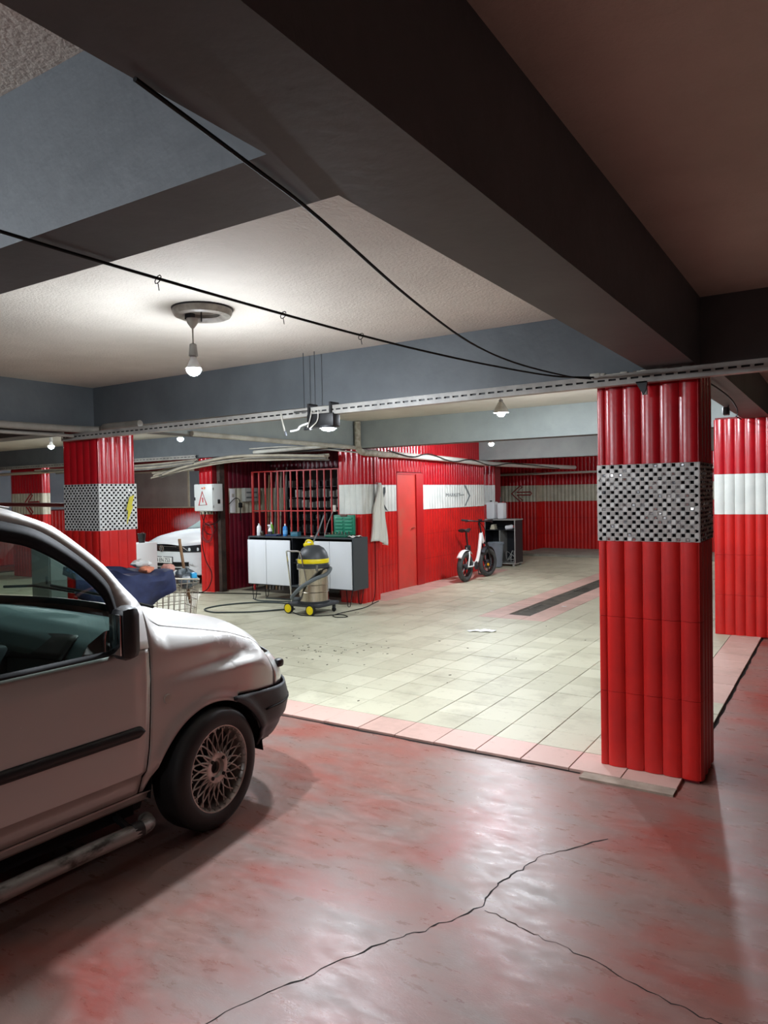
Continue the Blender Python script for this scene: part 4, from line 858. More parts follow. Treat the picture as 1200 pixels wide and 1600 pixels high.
# ================================================================== OPEN CABINET AT THE END OF THE RED WALL
oc = thing('open_cabinet', 'open black cabinet with grey edges at the end of the red wall', 'cabinet', (-6.41, 14.94, 0))
EDGE = mat('grey_edging', (150, 150, 146), .5)
MB().box((-.37, -.22, 1.0), (.37, .22, 1.025)).build('top_board', EDGE, oc, ang=0)
for x in (-.36, .34): MB().box((x, -.21, .07), (x+.02, .21, 1.0)).build('side_board', INNER, oc, ang=0); MB().box((x-.001, -.214, .07), (x+.021, -.21, 1.0)).build('side_edging', EDGE, oc, ang=0)
MB().box((-.36, -.22, .05), (.36, .22, .07)).build('bottom_board', EDGE, oc, ang=0)
MB().box((-.34, -.20, .78), (.34, .2, .795)).build('shelf', INNER, oc, ang=0); MB().box((-.02, -.20, .07), (.0, .2, .78)).build('divider', EDGE, oc, ang=0); MB().box((-.34, .195, .07), (.34, .205, 1.0)).build('back_board', INNER, oc, ang=0)
for x in (-.33, .31):
    for y in (-.19, .17): MB().cbox((x, y, .025), (.04, .04, .05)).build('foot', EDGE, oc)
jc = thing('jerrycan', 'translucent white jerrycan on top of the open cabinet', 'jerrycan', (-6.60, 14.94, 1.025))
JM = mat('milky_plastic', (226, 228, 230), .4)
MB().cbox((-.07, 0, .19), (.20, .24, .38), bev=.03).build('body', JM, jc); MB().lathe([(.025, .37), (.025, .41)], 14, M=Matrix.Translation((-.10, 0, 0))).build('cap', BLACKP, jc)
jc2 = thing('jerrycan', 'second pale jerrycan with a dark pump on the open cabinet', 'jerrycan', (-6.44, 14.90, 1.025))
MB().cbox((.02, 0, .18), (.14, .22, .36), bev=.03).build('body', JM, jc2); MB().tube([(-.01, 0, .35), (-.01, 0, .48)], .014).build('pump', BLACKP, jc2); MB().lathe([(.022, .35), (.022, .38)], 12, M=Matrix.Translation((.05, 0, 0))).build('cap', mat('red_cap', (170, 40, 44), .5), jc2)
bn = thing('waste_bin', 'grey plastic bin standing in front of the open cabinet', 'bin', (-6.37, 14.42, 0))
BINM = mat('grey_bin_plastic', (126, 136, 146), .45)
MB().lathe([(.11, .01), (.125, .02), (.165, .52), (.175, .525), (.175, .545), (.158, .545), (.12, .04)], 28).build('bucket', BINM, bn); MB().lathe([(.166, .50), (.178, .50), (.178, .52), (.166, .52)], 28, cap=False).build('rim', BINM, bn)
sk1 = thing('paper_stack', 'stack of cream cards on the left shelf of the open cabinet', 'paper', (-6.60, 14.84, .795))
for k in range(5): MB().cbox((R.uniform(-.01, .01), 0, .012+.022*k), (.11-.012*k, .14, .02)).build('card', mat('cream_card', (206, 200, 176), .8), sk1)
sk2 = thing('lying_bottle', 'white bottle with red cap lying on the shelf of the open cabinet', 'bottle', (-6.22, 14.86, .845))
Mb = Matrix.Rotation(rad(80), 4, 'Y'); MB().lathe([(.045, -.10), (.05, -.09), (.05, .05), (.03, .08)], 18, M=Mb).build('body', WHITEP, sk2); MB().lathe([(.022, .08), (.022, .11)], 12, M=Mb).build('cap', MATS['red_cap'], sk2)
tg = MB(); q = random.Random(8); P = [(q.uniform(-.12, .12), q.uniform(-.08, .08), q.uniform(.02, .34)*(1-.3*(k % 3))) for k in range(16)]; tg.tube(smooth(P, 5), .008, 6)
t = tg.build('tangled_cable', mat('pale_grey_cable', (150, 150, 146), .5)); t.location = (-6.21, 14.88, .075); tag(t, 'tangle of pale cable in the lower part of the open cabinet', 'cable')

# ================================================================== SHOPPING TROLLEY WITH NAVY CLOTH
tr = thing('shopping_trolley', 'wire shopping trolley beside the yellow-bolt pillar', 'trolley', (-5.50, 4.40, 0), math.atan2(.95, .42))
TW = mat('trolley_wire', (176, 172, 160), .35, .8)
tl, th = .50, .25
def rimz(x): return .97-.10*(x+tl)/(2*tl)
def bw(x, k): return (th-.05*(x+tl)/(2*tl))*(1-.18*k)
wires = MB()
for k in range(19):
    x = -tl+2*tl*k/18
    wires.tube([(x, -bw(x, 0), rimz(x)), (x*.94, -bw(x, 1), .53), (x*.94, bw(x, 1), .53), (x, bw(x, 0), rimz(x))], .0035, 5)
for z in (.60, .68, .76, .84):
    f = (z-.53)/(.92-.53); a = .94+.06*f
    wires.tube([(-tl*a, -bw(-tl, 1-f), z), (tl*a, -bw(tl, 1-f), z), (tl*a, bw(tl, 1-f), z), (-tl*a, bw(-tl, 1-f), z)], .0035, 5, closed=True)
for k in range(9):
    y = -.16+.04*k; wires.tube([(tl*.94, y*.8, .53), (tl, y, rimz(tl))], .003, 5)
tag(wires.build('basket_wires', TW, tr), kind='stuff')
MB().tube([(-tl, -th, .97), (tl, -bw(tl, 0), rimz(tl)), (tl, bw(tl, 0), rimz(tl)), (-tl, th, .97)], .009, 8, closed=True).build('basket_rim', TW, tr)
MB().tube([(-tl-.06, -th, 1.0), (-tl-.06, th, 1.0)], .015, 8).build('handle', BLUEP, tr)
for s in (-1, 1):
    MB().tube([(-tl-.06, s*th, 1.0), (-tl, s*th, .95), (-tl+.08, s*th*.9, .5), (-tl+.05, s*th*.9, .17), (tl-.1, s*.2, .13)], .012, 8).build('chassis_tube', TW, tr)
    for x in (-tl+.06, tl-.1):
        w = MB().lathe([(.05, -.014), (.06, -.01), (.06, .01), (.05, .014)], 18, M=Matrix.Translation((x, s*.21, .06)) @ Matrix.Rotation(rad(90), 4, 'X')).build('wheel', RUBBER, tr); MB().cbox((x, s*.21, .11), (.03, .05, .05)).build('fork', GALV, w)
MB().cbox((tl-.02, -.05, .89), (.05, .16, .07), bev=.006).build('sign_plate', mat('blue_sign', (40, 150, 200), .4), tr)
NAVY = mat('navy_canvas', (38, 48, 84), .8, c2=(30, 38, 68), scale=9)
def cloth_pt(u, v):
    x = -tl-.10+u*(2*tl*.84); s = (v-.5)*2
    y = s*.30; z = 1.022-.07*u+.020*math.sin(u*10+3*s)+.014*math.sin(19*u+8*s)-.06*max(0, 1-(s/.5)**2)*math.sin(math.pi*min(1, u*1.05))
    if s < -.55:
        e = (-s-.55)/.45; y = -.275-.03*math.sin(e*1.57)-.042*math.sin(17*u+5*e+2*math.sin(5*u))*e**.7-.02*math.sin(6*u-7*e); z -= e*e*(.08+.27*math.sin(math.pi*min(1, .12+u*.80)))
    if s > .8: z -= (s-.8)*.4
    return (x, y, z)
cl = MB().grid(lambda u, v: tuple(Vector(cloth_pt(u, v))), 34, 26).build('canvas_cover', NAVY, None, solid=.005); cl.location = (-5.50, 4.40, .0); cl.rotation_euler = tr.rotation_euler; tag(cl, 'navy canvas cover draped over the shopping trolley', 'cloth')
def blob(name, label, cat, loc, s, m, seed, parent=None):
    q = random.Random(seed); a = [q.uniform(0, 6) for _ in range(6)]
    def f(u, v):
        th_ = math.pi*v; ph = 2*math.pi*u; r = 1+.22*math.sin(3*ph+a[0])*math.sin(2*th_+a[1])+.12*math.sin(5*ph+a[2]+4*th_)
        return (s[0]*r*math.sin(th_)*math.cos(ph), s[1]*r*math.sin(th_)*math.sin(ph), s[2]*(r*math.cos(th_)))
    o = MB().grid(f, 18, 10).build(name, m); o.location = loc; return tag(o, label, cat)
blob('crumpled_rag', 'crumpled white rag lying on the navy cover of the trolley', 'rag', (-5.50, 4.43, 1.035), (.10, .075, .036), mat('white_rag', (214, 214, 210), .9), 1)
blob('crumpled_rag', 'orange-brown rag tucked under the white rag on the trolley', 'rag', (-5.40, 4.40, .985), (.08, .05, .03), mat('orange_rag', (206, 130, 100), .9), 2)
blob('crumpled_rag', 'pink cloth showing behind the navy cover on the trolley', 'rag', (-5.47, 4.72, .965), (.08, .05, .035), mat('pink_rag', (214, 160, 146), .9), 3)
blob('plastic_bag', 'dark bag with clear bottles in the open end of the trolley', 'bag', (-5.32, 4.80, .86), (.10, .10, .09), mat('dark_bag', (50, 58, 66), .3, c2=(120, 130, 134), scale=20), 4)
st = thing('wooden_handle', 'wooden broom handle sticking up out of the trolley', 'handle', (-5.33, 4.86, .62)); MB().tube([(0, 0, 0), (-.03, -.035, .28), (-.075, -.05, .60)], .014, 8).build('shaft', WOOD, st); MB().lathe([(.015, 0), (.014, .02)], 10, M=Matrix.Translation((-.075, -.05, .60))).build('tip', WOOD, st)
# white chest and bucket beyond, grey locker left of pillar
wc = thing('white_chest', 'white appliance cabinet between the yellow-bolt pillar and the white car', 'cabinet', (-10.12, 8.15, 0))
MB().cbox((0, 0, .44), (.30, .45, .88), bev=.01).build('body', mat('white_enamel', (232, 234, 236), .35), wc); MB().cbox((.0, -.228, .42), (.27, .012, .80), bev=.004).build('door', WHITEP, wc); MB().cbox((.148, -.23, .45), (.012, .03, .86)).build('edge_strip', mat('tan_edge', (190, 150, 110), .6), wc); MB().cbox((.08, -.238, .30), (.06, .01, .012)).build('latch', GALV, wc)
bu = thing('bucket', 'black bucket on top of the white appliance cabinet', 'bucket', (-10.05, 8.12, .885)); MB().lathe([(.05, 0), (.068, .15), (.072, .155), (.062, .15), (.046, .01)], 20).build('pail', BLACKP, bu); MB().tube(smooth([(-.068, 0, .14), (0, .03, .17), (.068, 0, .14)], 5), .003, 5).build('bail', GALV, bu)
lo = thing('grey_locker', 'grey metal locker seen through the van windscreen', 'locker', (-8.85, 5.75, 0)); LK = mat('grey_locker_paint', (128, 138, 138), .45)
MB().cbox((0, 0, .55), (.42, .42, 1.1), bev=.008).build('body', LK, lo); MB().cbox((0, -.215, .55), (.38, .014, 1.02), bev=.004).build('door', LK, lo); MB().cbox((.14, -.226, .6), (.02, .02, .1)).build('handle', DARKP, lo)
# ================================================================== SILVER VAN (nose towards +Y, seen from its right side)
van = thing('parked_van', 'silver beige van with black bumper and lattice wheels at the left', 'van', (-3.50, 2.60, FLOOR_Z), rad(-2.0))
def paint_material(name, c, worn):
    m = mat(name, c, .38, .25, coat=.4)
    nt = m.node_tree; N = nt.nodes; L = nt.links; b = N['Principled BSDF']
    tc_ = N.new('ShaderNodeTexCoord'); n1 = N.new('ShaderNodeTexNoise'); n1.inputs['Scale'].default_value = 16; n1.inputs['Detail'].default_value = 9; n1.inputs['Roughness'].default_value = .72; L.new(tc_.outputs['Object'], n1.inputs['Vector'])
    sep = N.new('ShaderNodeSeparateXYZ'); L.new(tc_.outputs['Object'], sep.inputs[0])
    def band(s, a, z, c_, d):
        r1 = N.new('ShaderNodeMapRange'); r1.inputs[1].default_value = a; r1.inputs[2].default_value = z; r1.interpolation_type = 'SMOOTHSTEP'; L.new(s, r1.inputs[0])
        r2 = N.new('ShaderNodeMapRange'); r2.inputs[1].default_value = c_; r2.inputs[2].default_value = d; r2.inputs[3].default_value = 1; r2.inputs[4].default_value = 0; r2.interpolation_type = 'SMOOTHSTEP'; L.new(s, r2.inputs[0])
        mu = N.new('ShaderNodeMath'); mu.operation = 'MULTIPLY'; L.new(r1.outputs[0], mu.inputs[0]); L.new(r2.outputs[0], mu.inputs[1]); return mu.outputs[0]
    # peeling lacquer on the front wing just under the bonnet edge (follows the sloping edge)
    sl = N.new('ShaderNodeMath'); sl.operation = 'MULTIPLY_ADD'; sl.inputs[1].default_value = .30; L.new(sep.outputs['Y'], sl.inputs[0]); L.new(sep.outputs['Z'], sl.inputs[2])
    a = band(sl.outputs[0], .90, .94, .985, 1.0); yb = band(sep.outputs['Y'], -.25, .12, .42, .52)
    mu = N.new('ShaderNodeMath'); mu.operation = 'MULTIPLY'; L.new(a, mu.inputs[0]); L.new(yb, mu.inputs[1])
    ad = N.new('ShaderNodeMath'); ad.operation = 'MULTIPLY_ADD'; ad.inputs[1].default_value = .22; L.new(mu.outputs[0], ad.inputs[0]); L.new(n1.outputs[0], ad.inputs[2])
    r = N.new('ShaderNodeMapRange'); r.inputs[1].default_value = .70; r.inputs[2].default_value = .73; L.new(ad.outputs[0], r.inputs[0])
    x = N.new('ShaderNodeMix'); x.data_type = 'RGBA'; x.inputs[6].default_value = lin(c); x.inputs[7].default_value = lin(worn); L.new(r.outputs[0], x.inputs[0]); L.new(x.outputs[2], b.inputs['Base Color'])
    mr = N.new('ShaderNodeMapRange'); mr.inputs[3].default_value = .25; mr.inputs[4].default_value = 0; L.new(r.outputs[0], mr.inputs[0]); L.new(mr.outputs[0], b.inputs['Metallic'])
    return m
PAINT = paint_material('silver_beige_paint', (194, 192, 188), (228, 228, 226))
GLS = glass('green_tinted_glass', (226, 236, 232)); GLW = glass('windscreen_glass', (206, 222, 214))
SEAL = mat('black_seal', (12, 13, 16), .65, spec=.25); INTR = mat('dark_interior', (34, 42, 46), .6); DASH = mat('grey_green_dashboard', (70, 86, 88), .5)
def hw(z): return .82-max(0, z-.95)*.20-max(0, z-1.35)*.15-.04*(max(0, .45-z)/.2)**2-.022*min(1, max(0, .41-z)/.02)
PLAN = [Vector((.82, y)) for y in (-.6, -.4, -.2, 0)]+[Vector(p) for p in ((.819, .2), (.808, .34), (.785, .46), (.748, .555), (.69, .635), (.60, .70), (.48, .748), (.34, .78), (.17, .797), (0, .803))]
PL3 = smooth([(p.x, p.y, 0) for p in PLAN], 6); S_ = [-.6]
for a, b_ in zip(PL3, PL3[1:]): S_.append(S_[-1]+(b_-a).length)
SMAX = S_[-1]
def plan(s):
    if s <= -.6: return Vector((.82, s)), Vector((1, 0))
    for i in range(len(S_)-1):
        if s <= S_[i+1] or i == len(S_)-2:
            t = (s-S_[i])/(S_[i+1]-S_[i]); p = PL3[i].lerp(PL3[i+1], min(1, t)); d = (PL3[i+1]-PL3[i]).normalized(); return Vector((p.x, p.y)), Vector((d.y, -d.x))
def s_of_y(y):
    if y <= .2: return y
    for i in range(len(S_)-1):
        if PL3[i+1].y >= y: return S_[i]+(S_[i+1]-S_[i])*(y-PL3[i].y)/(PL3[i+1].y-PL3[i].y)
    return SMAX
def s_of_x(x):
    for i in range(len(S_)-1):
        if PL3[i+1].x <= x <= PL3[i].x and PL3[i+1].y > .3: return S_[i]+(S_[i+1]-S_[i])*(PL3[i].x-x)/(PL3[i].x-PL3[i+1].x)
    return SMAX
HOOD = [(-.37, 1.166), (-.333, 1.117), (-.305, 1.078), (-.248, 1.045), (.009, .985), (.20, .937), (.386, .873), (.47, .815), (.52, .775), (.75, .755), (1.4, .775)]
def body(s, z, off=0.0):
    p, n = plan(s); ins = .82-hw(z)
    if s > -.62:
        zh = interp(HOOD, s); k = max(0, 1-(zh-z)/.15); w = min(1, max(0, (s+.40)/.15)); ins += .075*k*k*w
        # crease along the wing
        cr = .782; g = min(1, max(0, (s+.36)/.45)) * (1 if s < .30 else max(0, 1-(s-.30)/.12))
        ins += .045*g*(1/(1+math.exp(-(z-cr-.012)/.007)))*(1 if z < cr+.05 else max(0, 1-(z-cr-.05)/.10))
        # wheel arch lip
        r = math.hypot(s-.0, z-.28); ins -= .016*math.exp(-((r-.36)/.03)**2)*(1 if z > .3 else 0)
    q = p-n*(ins-off); return Vector((q.x, q.y, z))
def both(fn_build, name, m, parent=van, solid=.004, ang=40, right_label=None):
    out = []
    for sgn in (1, -1):
        mb = fn_build()
        if sgn < 0: mb.v = [(-x, y, z) for x, y, z in mb.v]; mb.f = [f[::-1] for f in mb.f]
        out.append(mb.build(name, m, parent, solid=solid, ang=ang))
    return out
def panel(s0, s1, ns, bot, top, nz, off=0.0, shear=None):
    def f(u, v):
        s = s0+(s1-s0)*u; z0 = bot(s); z1 = top(s); z = z0+(z1-z0)*v
        if shear: s = s+shear(s, z)
        return body(s, z, off(s, z) if callable(off) else off)
    return MB().grid(f, ns, nz)
GAP = [(.30, -.424), (.40, -.405), (.51, -.384), (.68, -.372), (.815, -.366), (.92, -.369), (1.17, -.371)]
def arch_z(s, c=0.0, r=.345, zc=.285):
    d = abs(s-c)
    return zc+math.sqrt(max(0, r*r-d*d)) if d < r else -1
BTOP = lambda s: .632 if s < .15 else interp([(.15, .632), (.30, .612), (.6, .590), (2, .585)], s)
def fender_bot(s):
    a = arch_z(s, 0, .345)
    if s < .16: return max(a, .31)
    return max(a, BTOP(s)+.003) if s < .30 else BTOP(s)+.003
sF = s_of_y(.485)
def gshear(s, z):
    w = max(0, 1-abs(s+.37)/.25); return (interp(GAP, z)+.37)*w
both(lambda: panel(-.366, sF, 56, fender_bot, lambda s: interp(HOOD, s), 26, shear=gshear), 'front_wing', PAINT)
# door skin
both(lambda: panel(-1.50, -.374, 44, lambda s: .312, lambda s: .972, 26, shear=gshear, off=lambda s, z: -.010*(1/(1+math.exp((z-.918)/.006)))*0+(.008 if z < .915 else .008-.012*min(1, (z-.915)/.01)) * min(1, max(0, (-.42-s)/.03))), 'door', PAINT)
# rear side
def rear_bot(s): return max(.312, arch_z(s, -2.60, .345))
both(lambda: panel(-3.14, -1.506, 60, rear_bot, lambda s: .972, 14), 'rear_side', PAINT)
# upper frame pieces in (y, z)
BLK = [(-1.50, .972), (-1.50, 1.645), (-1.2, 1.622), (-.95, 1.568), (-.801, 1.517), (-.655, 1.404), (-.554, 1.295), (-.528, 1.224), (-.514, 1.132), (-.55, .972)]
GL = [(-1.46, .995), (-1.46, 1.565), (-1.2, 1.545), (-.97, 1.495), (-.84, 1.455), (-.69, 1.355), (-.587, 1.250), (-.554, 1.183), (-.538, 1.091), (-.566, .995)]
def resample(P, n):
    P = [Vector((a, b_, 0)) for a, b_ in P]; D = [0]
    for a, b_ in zip(P, P[1:]): D.append(D[-1]+(b_-a).length)
    out = []
    for k in range(n+1):
        t = D[-1]*k/n
        for i in range(len(P)-1):
            if t <= D[i+1]+1e-9: out.append(P[i].lerp(P[i+1], (t-D[i])/max(1e-9, D[i+1]-D[i]))); break
    return [(p.x, p.y) for p in out]
def smooth2(P, k=5): return [(p.x, p.y) for p in smooth([(a, b_, 0) for a, b_ in P], k)]
def ring(A, B, off):
    A = [p for p in A]; B = [p for p in B]; V = [body(y, z, off) for y, z in A]+[body(y, z, off) for y, z in B]; n = len(A)
    return MB().add(V, [(i, i+1, n+i+1, n+i) for i in range(n-1)])
seg = 5
def fr():
    A = BLK[:2]+smooth2(BLK[1:-1], seg)[1:]+[BLK[-1]]; B = GL[:2]+smooth2(GL[1:-1], seg)[1:]+[GL[-1]]
    mb = ring(A, B, .002); m2 = ring([BLK[-1], BLK[0]], [GL[-1], GL[0]], .002); return mb.add(m2.v, m2.f)
both(fr, 'window_frame', SEAL, solid=.02)
def gl():
    B = smooth2(GL[1:-1], seg); n = len(B); V = []; F = []
    for (y, z) in B:
        yb = y if y < -.566 else -.566-(.0) ; V += [body(y, z, -.012)]+[body(y+(min(y, -.566)-y)*t, z+(.995-z)*t, -.012) for t in (.33, .66, 1)]
    for i in range(n-1):
        for k in range(3): F.append((4*i+k, 4*i+k+1, 4*i+k+5, 4*i+k+4))
    return MB().add(V, F)
both(gl, 'side_glass', GLS, solid=0)
SO = [(-1.50, 1.735), (-1.2, 1.705), (-.937, 1.627), (-.84, 1.59), (-.738, 1.543), (-.64, 1.463), (-.541, 1.366), (-.462, 1.264), (-.372, 1.164), (-.372, .972)]
def apil():
    A = smooth2(SO[:-1], seg)+[SO[-1]]; B = smooth2(BLK[1:-1], seg)
    A = resample(A, 40); B = resample(B+[BLK[-1]], 40); return ring(A, B, 0)
both(apil, 'windscreen_pillar', PAINT)
both(lambda: panel(-3.14, -1.51, 20, lambda s: .98, lambda s: 1.735-.02*((s+1.5)/1.6)**2, 10), 'rear_quarter', PAINT)
both(lambda: panel(-2.95, -1.68, 12, lambda s: 1.06, lambda s: 1.55, 6, off=.006), 'rear_glass', SEAL)
# roof, windscreen, bonnet
def roof_f(u, v):
    y = -.90-2.20*u; ze = interp([(-3.1, 1.705), (-1.5, 1.735), (-1.2, 1.705), (-.937, 1.627)], y); e = body(y, ze); x = e.x*(2*v-1); k = 1-(2*v-1)**2
    return Vector((x, y+.13*k*(1-u)**3*.35, ze+.085*(1-(1-k)**2)*min(1, u*4)+.004))
MB().grid(roof_f, 24, 20).build('roof', PAINT, van, solid=.006)
WE = [(-.937, 1.627), (-.84, 1.59), (-.738, 1.543), (-.64, 1.463), (-.541, 1.366), (-.462, 1.264), (-.372, 1.164), (-.335, 1.117)]
WEs = smooth2(WE, 4)
def ws_f(u, v):
    y, z = WEs[min(len(WEs)-1, int(round(u*(len(WEs)-1))))]; e = body(y, z); x = (e.x-.012)*(2*v-1); k = 1-(2*v-1)**2
    return Vector((x, y+(.045+.07*u)*k, z+.006*k))
nW = len(WEs)-1
MB().grid(ws_f, nW, 20, flip=True).build('windscreen', GLW, van)
def hood_f(u, v):
    s = interp([(0, -.235), (.2, -.1), (.6, .25), (.85, .42), (1, .505)], u); ze = interp(HOOD, s); e = body(s, ze); w = 2*v-1; k = 1-abs(w)**2.4
    f = .02+.265*u**1.6
    return Vector((e.x*w, e.y+f*(1-w*w), ze+(.075-.03*u)*k+.002))
MB().grid(hood_f, 24, 28, flip=True).build('bonnet', PAINT, van, solid=.005)
def cowl_f(u, v):
    a = ws_f(1, v); b_ = hood_f(0, v); p = Vector(a).lerp(Vector(b_), u); p.z -= .03*math.sin(math.pi*u)+.006; return p
MB().grid(cowl_f, 4, 20, flip=True).build('cowl_panel', BLACKP, van)
# wipers
MB().tube([(.62, -.19, 1.12), (.20, -.20, 1.155), (-.15, -.26, 1.19)], .008, 6).build('wiper', BLACKP, van)
MB().tube([(-.05, -.18, 1.15), (-.40, -.22, 1.17), (-.60, -.28, 1.16)], .008, 6).build('wiper', BLACKP, van)
# headlamps, grille, bumper
sH1 = s_of_x(.43)
LENS = mat('headlamp_lens', (200, 204, 200), .12, .3)
lamps = both(lambda: panel(sF+.004, sH1, 14, lambda s: BTOP(s)+.004, lambda s: interp(HOOD, s)-.004, 8, off=.004), 'headlamp', LENS)
both(lambda: MB().cbox(tuple(body(s_of_y(.60), .695, .012)), (.05, .06, .05), bev=.018), 'lamp_trim', BLACKP)
gr = MB().grid(lambda u, v: (lambda s, z: Vector((body(s, z, -.005).x, body(s, z, -.005).y, z)))(sH1+(SMAX-sH1)*u, .60+.15*v), 8, 5)
both(lambda: MB().grid(lambda u, v: body(sH1+(SMAX-sH1)*u, .595+.155*v, -.004), 8, 5), 'grille_half', SEAL)
for z in (.635, .675, .715): both(lambda: MB().grid(lambda u, v: body(sH1+.02+(SMAX-sH1-.02)*u, z+.012*v, .004), 8, 1), 'grille_slat', DARKP)
def bump_off(s, z): return .022+.02*math.exp(-((z-.50)/.07)**2)*min(1, max(0, (s-.30)/.2))-.03*max(0, (.36-z)/.08)
def bbot(s): return max(interp([(.28, .30), (.6, .318), (1.2, .30), (2, .29)], s), 0)
def bump_f(u, v):
    s = .285+(SMAX-.285)*u; z0, z1 = bbot(s), BTOP(s); z = z0+(z1-z0)*v
    lo_ = math.sqrt(max(0, .345**2-(z-.285)**2)) if z > .285 else .345
    s = max(s, lo_) if s < .5 else s
    return body(s, z, bump_off(s, z))
# the bumper meets the arch: remap so that its rear edge follows the arch
def bump2(u, v):
    z = None; s1 = SMAX; vv = v
    z0 = .30; z1 = .632; zr = z0+(z1-z0)*v
    s0 = max(.12, math.sqrt(max(0, .345**2-(min(zr, .629)-.285)**2)))
    s = s0+(s1-s0)*u**1.15; za, zb = bbot(s), BTOP(s); z = za+(zb-za)*v
    return body(s, z, bump_off(s, z))
both(lambda: MB().grid(bump2, 40, 16), 'bumper', mat('faded_black_bumper', (38, 40, 44), .55, bump=.12, bscale=160), solid=.012)
both(lambda: MB().grid(lambda u, v: body(.36+(SMAX-.36)*u, .497+.010*v, bump_off(.36+(SMAX-.36)*u, .50)+.0045), 30, 1), 'bumper_line', SEAL, solid=.003)
# sill, side trim, running tube
both(lambda: panel(-2.2, -.36, 24, lambda s: .262, lambda s: .305, 4, off=.004), 'sill', PAINT)
both(lambda: panel(-2.2, -.36, 24, lambda s: .20, lambda s: .262, 3, off=-.03), 'under_sill', mat('dark_sill', (60, 60, 60), .5, c2=(40, 40, 40), scale=8))
def trim():
    A = [(-1.49+1.04*k/24, .632) for k in range(25)]+[(-.45+.032*math.sin(math.pi/2*k/6), .605+.027*math.cos(math.pi/2*k/6)) for k in range(1, 7)]; B = [(-1.49+1.04*k/24, .578) for k in range(25)]+[(-.45+.032*math.sin(math.pi/2*k/6), .605-.027*math.cos(math.pi/2*k/6)) for k in range(1, 7)]; V = []; F = []
    for (y, z), (y2, z2) in zip(A, B):
        for k in range(5): t = k/4; V.append(body(y+(y2-y)*t, z+(z2-z)*t, .010+.014*math.sin(math.pi*t)))
    for i in range(30):
        for k in range(4): F.append((5*i+k, 5*i+k+1, 5*i+k+6, 5*i+k+5))
    return MB().add(V, F)
both(trim, 'side_moulding', BLACKP, solid=.012)
for s in (1, -1):
    MB().lathe([(.024, 0), (.022, .008), (.008, .010), (.0, .010)], 16, M=frame(tuple(body(-.275, .713) if s > 0 else Vector((-1, 1, 1))*0+Vector((-body(-.275, .713).x, body(-.275, .713).y, .713))), (0, s, 0), (s, 0, 0))).build('side_marker', mat('marker_lens', (190, 184, 176), .15), van)
TUBE = mat('scuffed_silver_tube', (150, 150, 146), .45, .5, c2=(70, 68, 64), scale=14, lo=.5, hi=.62, stretch=(1, .35, 1), coords='obj')
for s in (1, -1):
    tb = MB().tube(smooth([(s*.86, -2.15, .20), (s*.875, -1.6, .195), (s*.875, -.8, .195), (s*.87, -.47, .190), (s*.80, -.40, .185)], 6), .034, 14).build('side_tube', TUBE, van)
    for y in (-.52, -1.9): MB().tube([(s*.84, y, .20), (s*.70, y, .24)], .016, 8).build('bracket', BLACKP, tb)
    MB().lathe([(.037, 0), (.037, .05)], 14, M=Matrix.Translation((s*.872, -.53, .192)) @ Matrix.Rotation(rad(-90), 4, 'X')).build('clamp', BLACKP, tb)
# mirrors
for s in (1, -1):
    mr_ = MB().cbox((s*.893, -.545, 1.078), (.105, .105, .235), bev=.04).build('door_mirror', BLACKP, van)
    MB().cbox((s*.893, -.597, 1.078), (.075, .006, .175), bev=.002).build('mirror_glass', CHROME, mr_); MB().cbox((s*.83, -.53, 1.01), (.06, .06, .07), bev=.012).build('mirror_foot', BLACKP, mr_)
# underbody, wheel wells
MB().box((-.74, -3.05, .20), (.74, -.42, .34)).build('underbody', SEAL, van, ang=0)
MB().box((-.56, -.42, .22), (.56, .66, .60)).build('engine_bay', SEAL, van, ang=0)
for y in (0, -2.6):
    for s in (1, -1):
        w = MB()
        for k in range(14):
            a0, a1 = math.pi*k/13, math.pi*(k+1)/13
            if k < 13: w.add([(s*.80, y+.37*math.cos(a0), .27+.365*math.sin(a0)), (s*.80, y+.37*math.cos(a1), .27+.365*math.sin(a1)), (s*.50, y+.37*math.cos(a1), .27+.365*math.sin(a1)), (s*.50, y+.37*math.cos(a0), .27+.365*math.sin(a0))], [(0, 1, 2, 3)])
        w.add([(s*.52, y+.37*math.cos(math.pi*k/13), .27+.365*math.sin(math.pi*k/13)) for k in range(14)], [tuple(range(14))]); w.build('wheel_well', SEAL, van)
MB().box((-.76, -3.15, .30), (.76, -3.10, 1.0)).build('tail_panel', PAINT, van, ang=0); MB().grid(lambda u, v: Vector(((2*v-1)*hw(1+.72*u), -3.13-.02*math.sin(math.pi*v)+.06*u, 1.0+.72*u)), 6, 8).build('tailgate', PAINT, van, solid=.01)
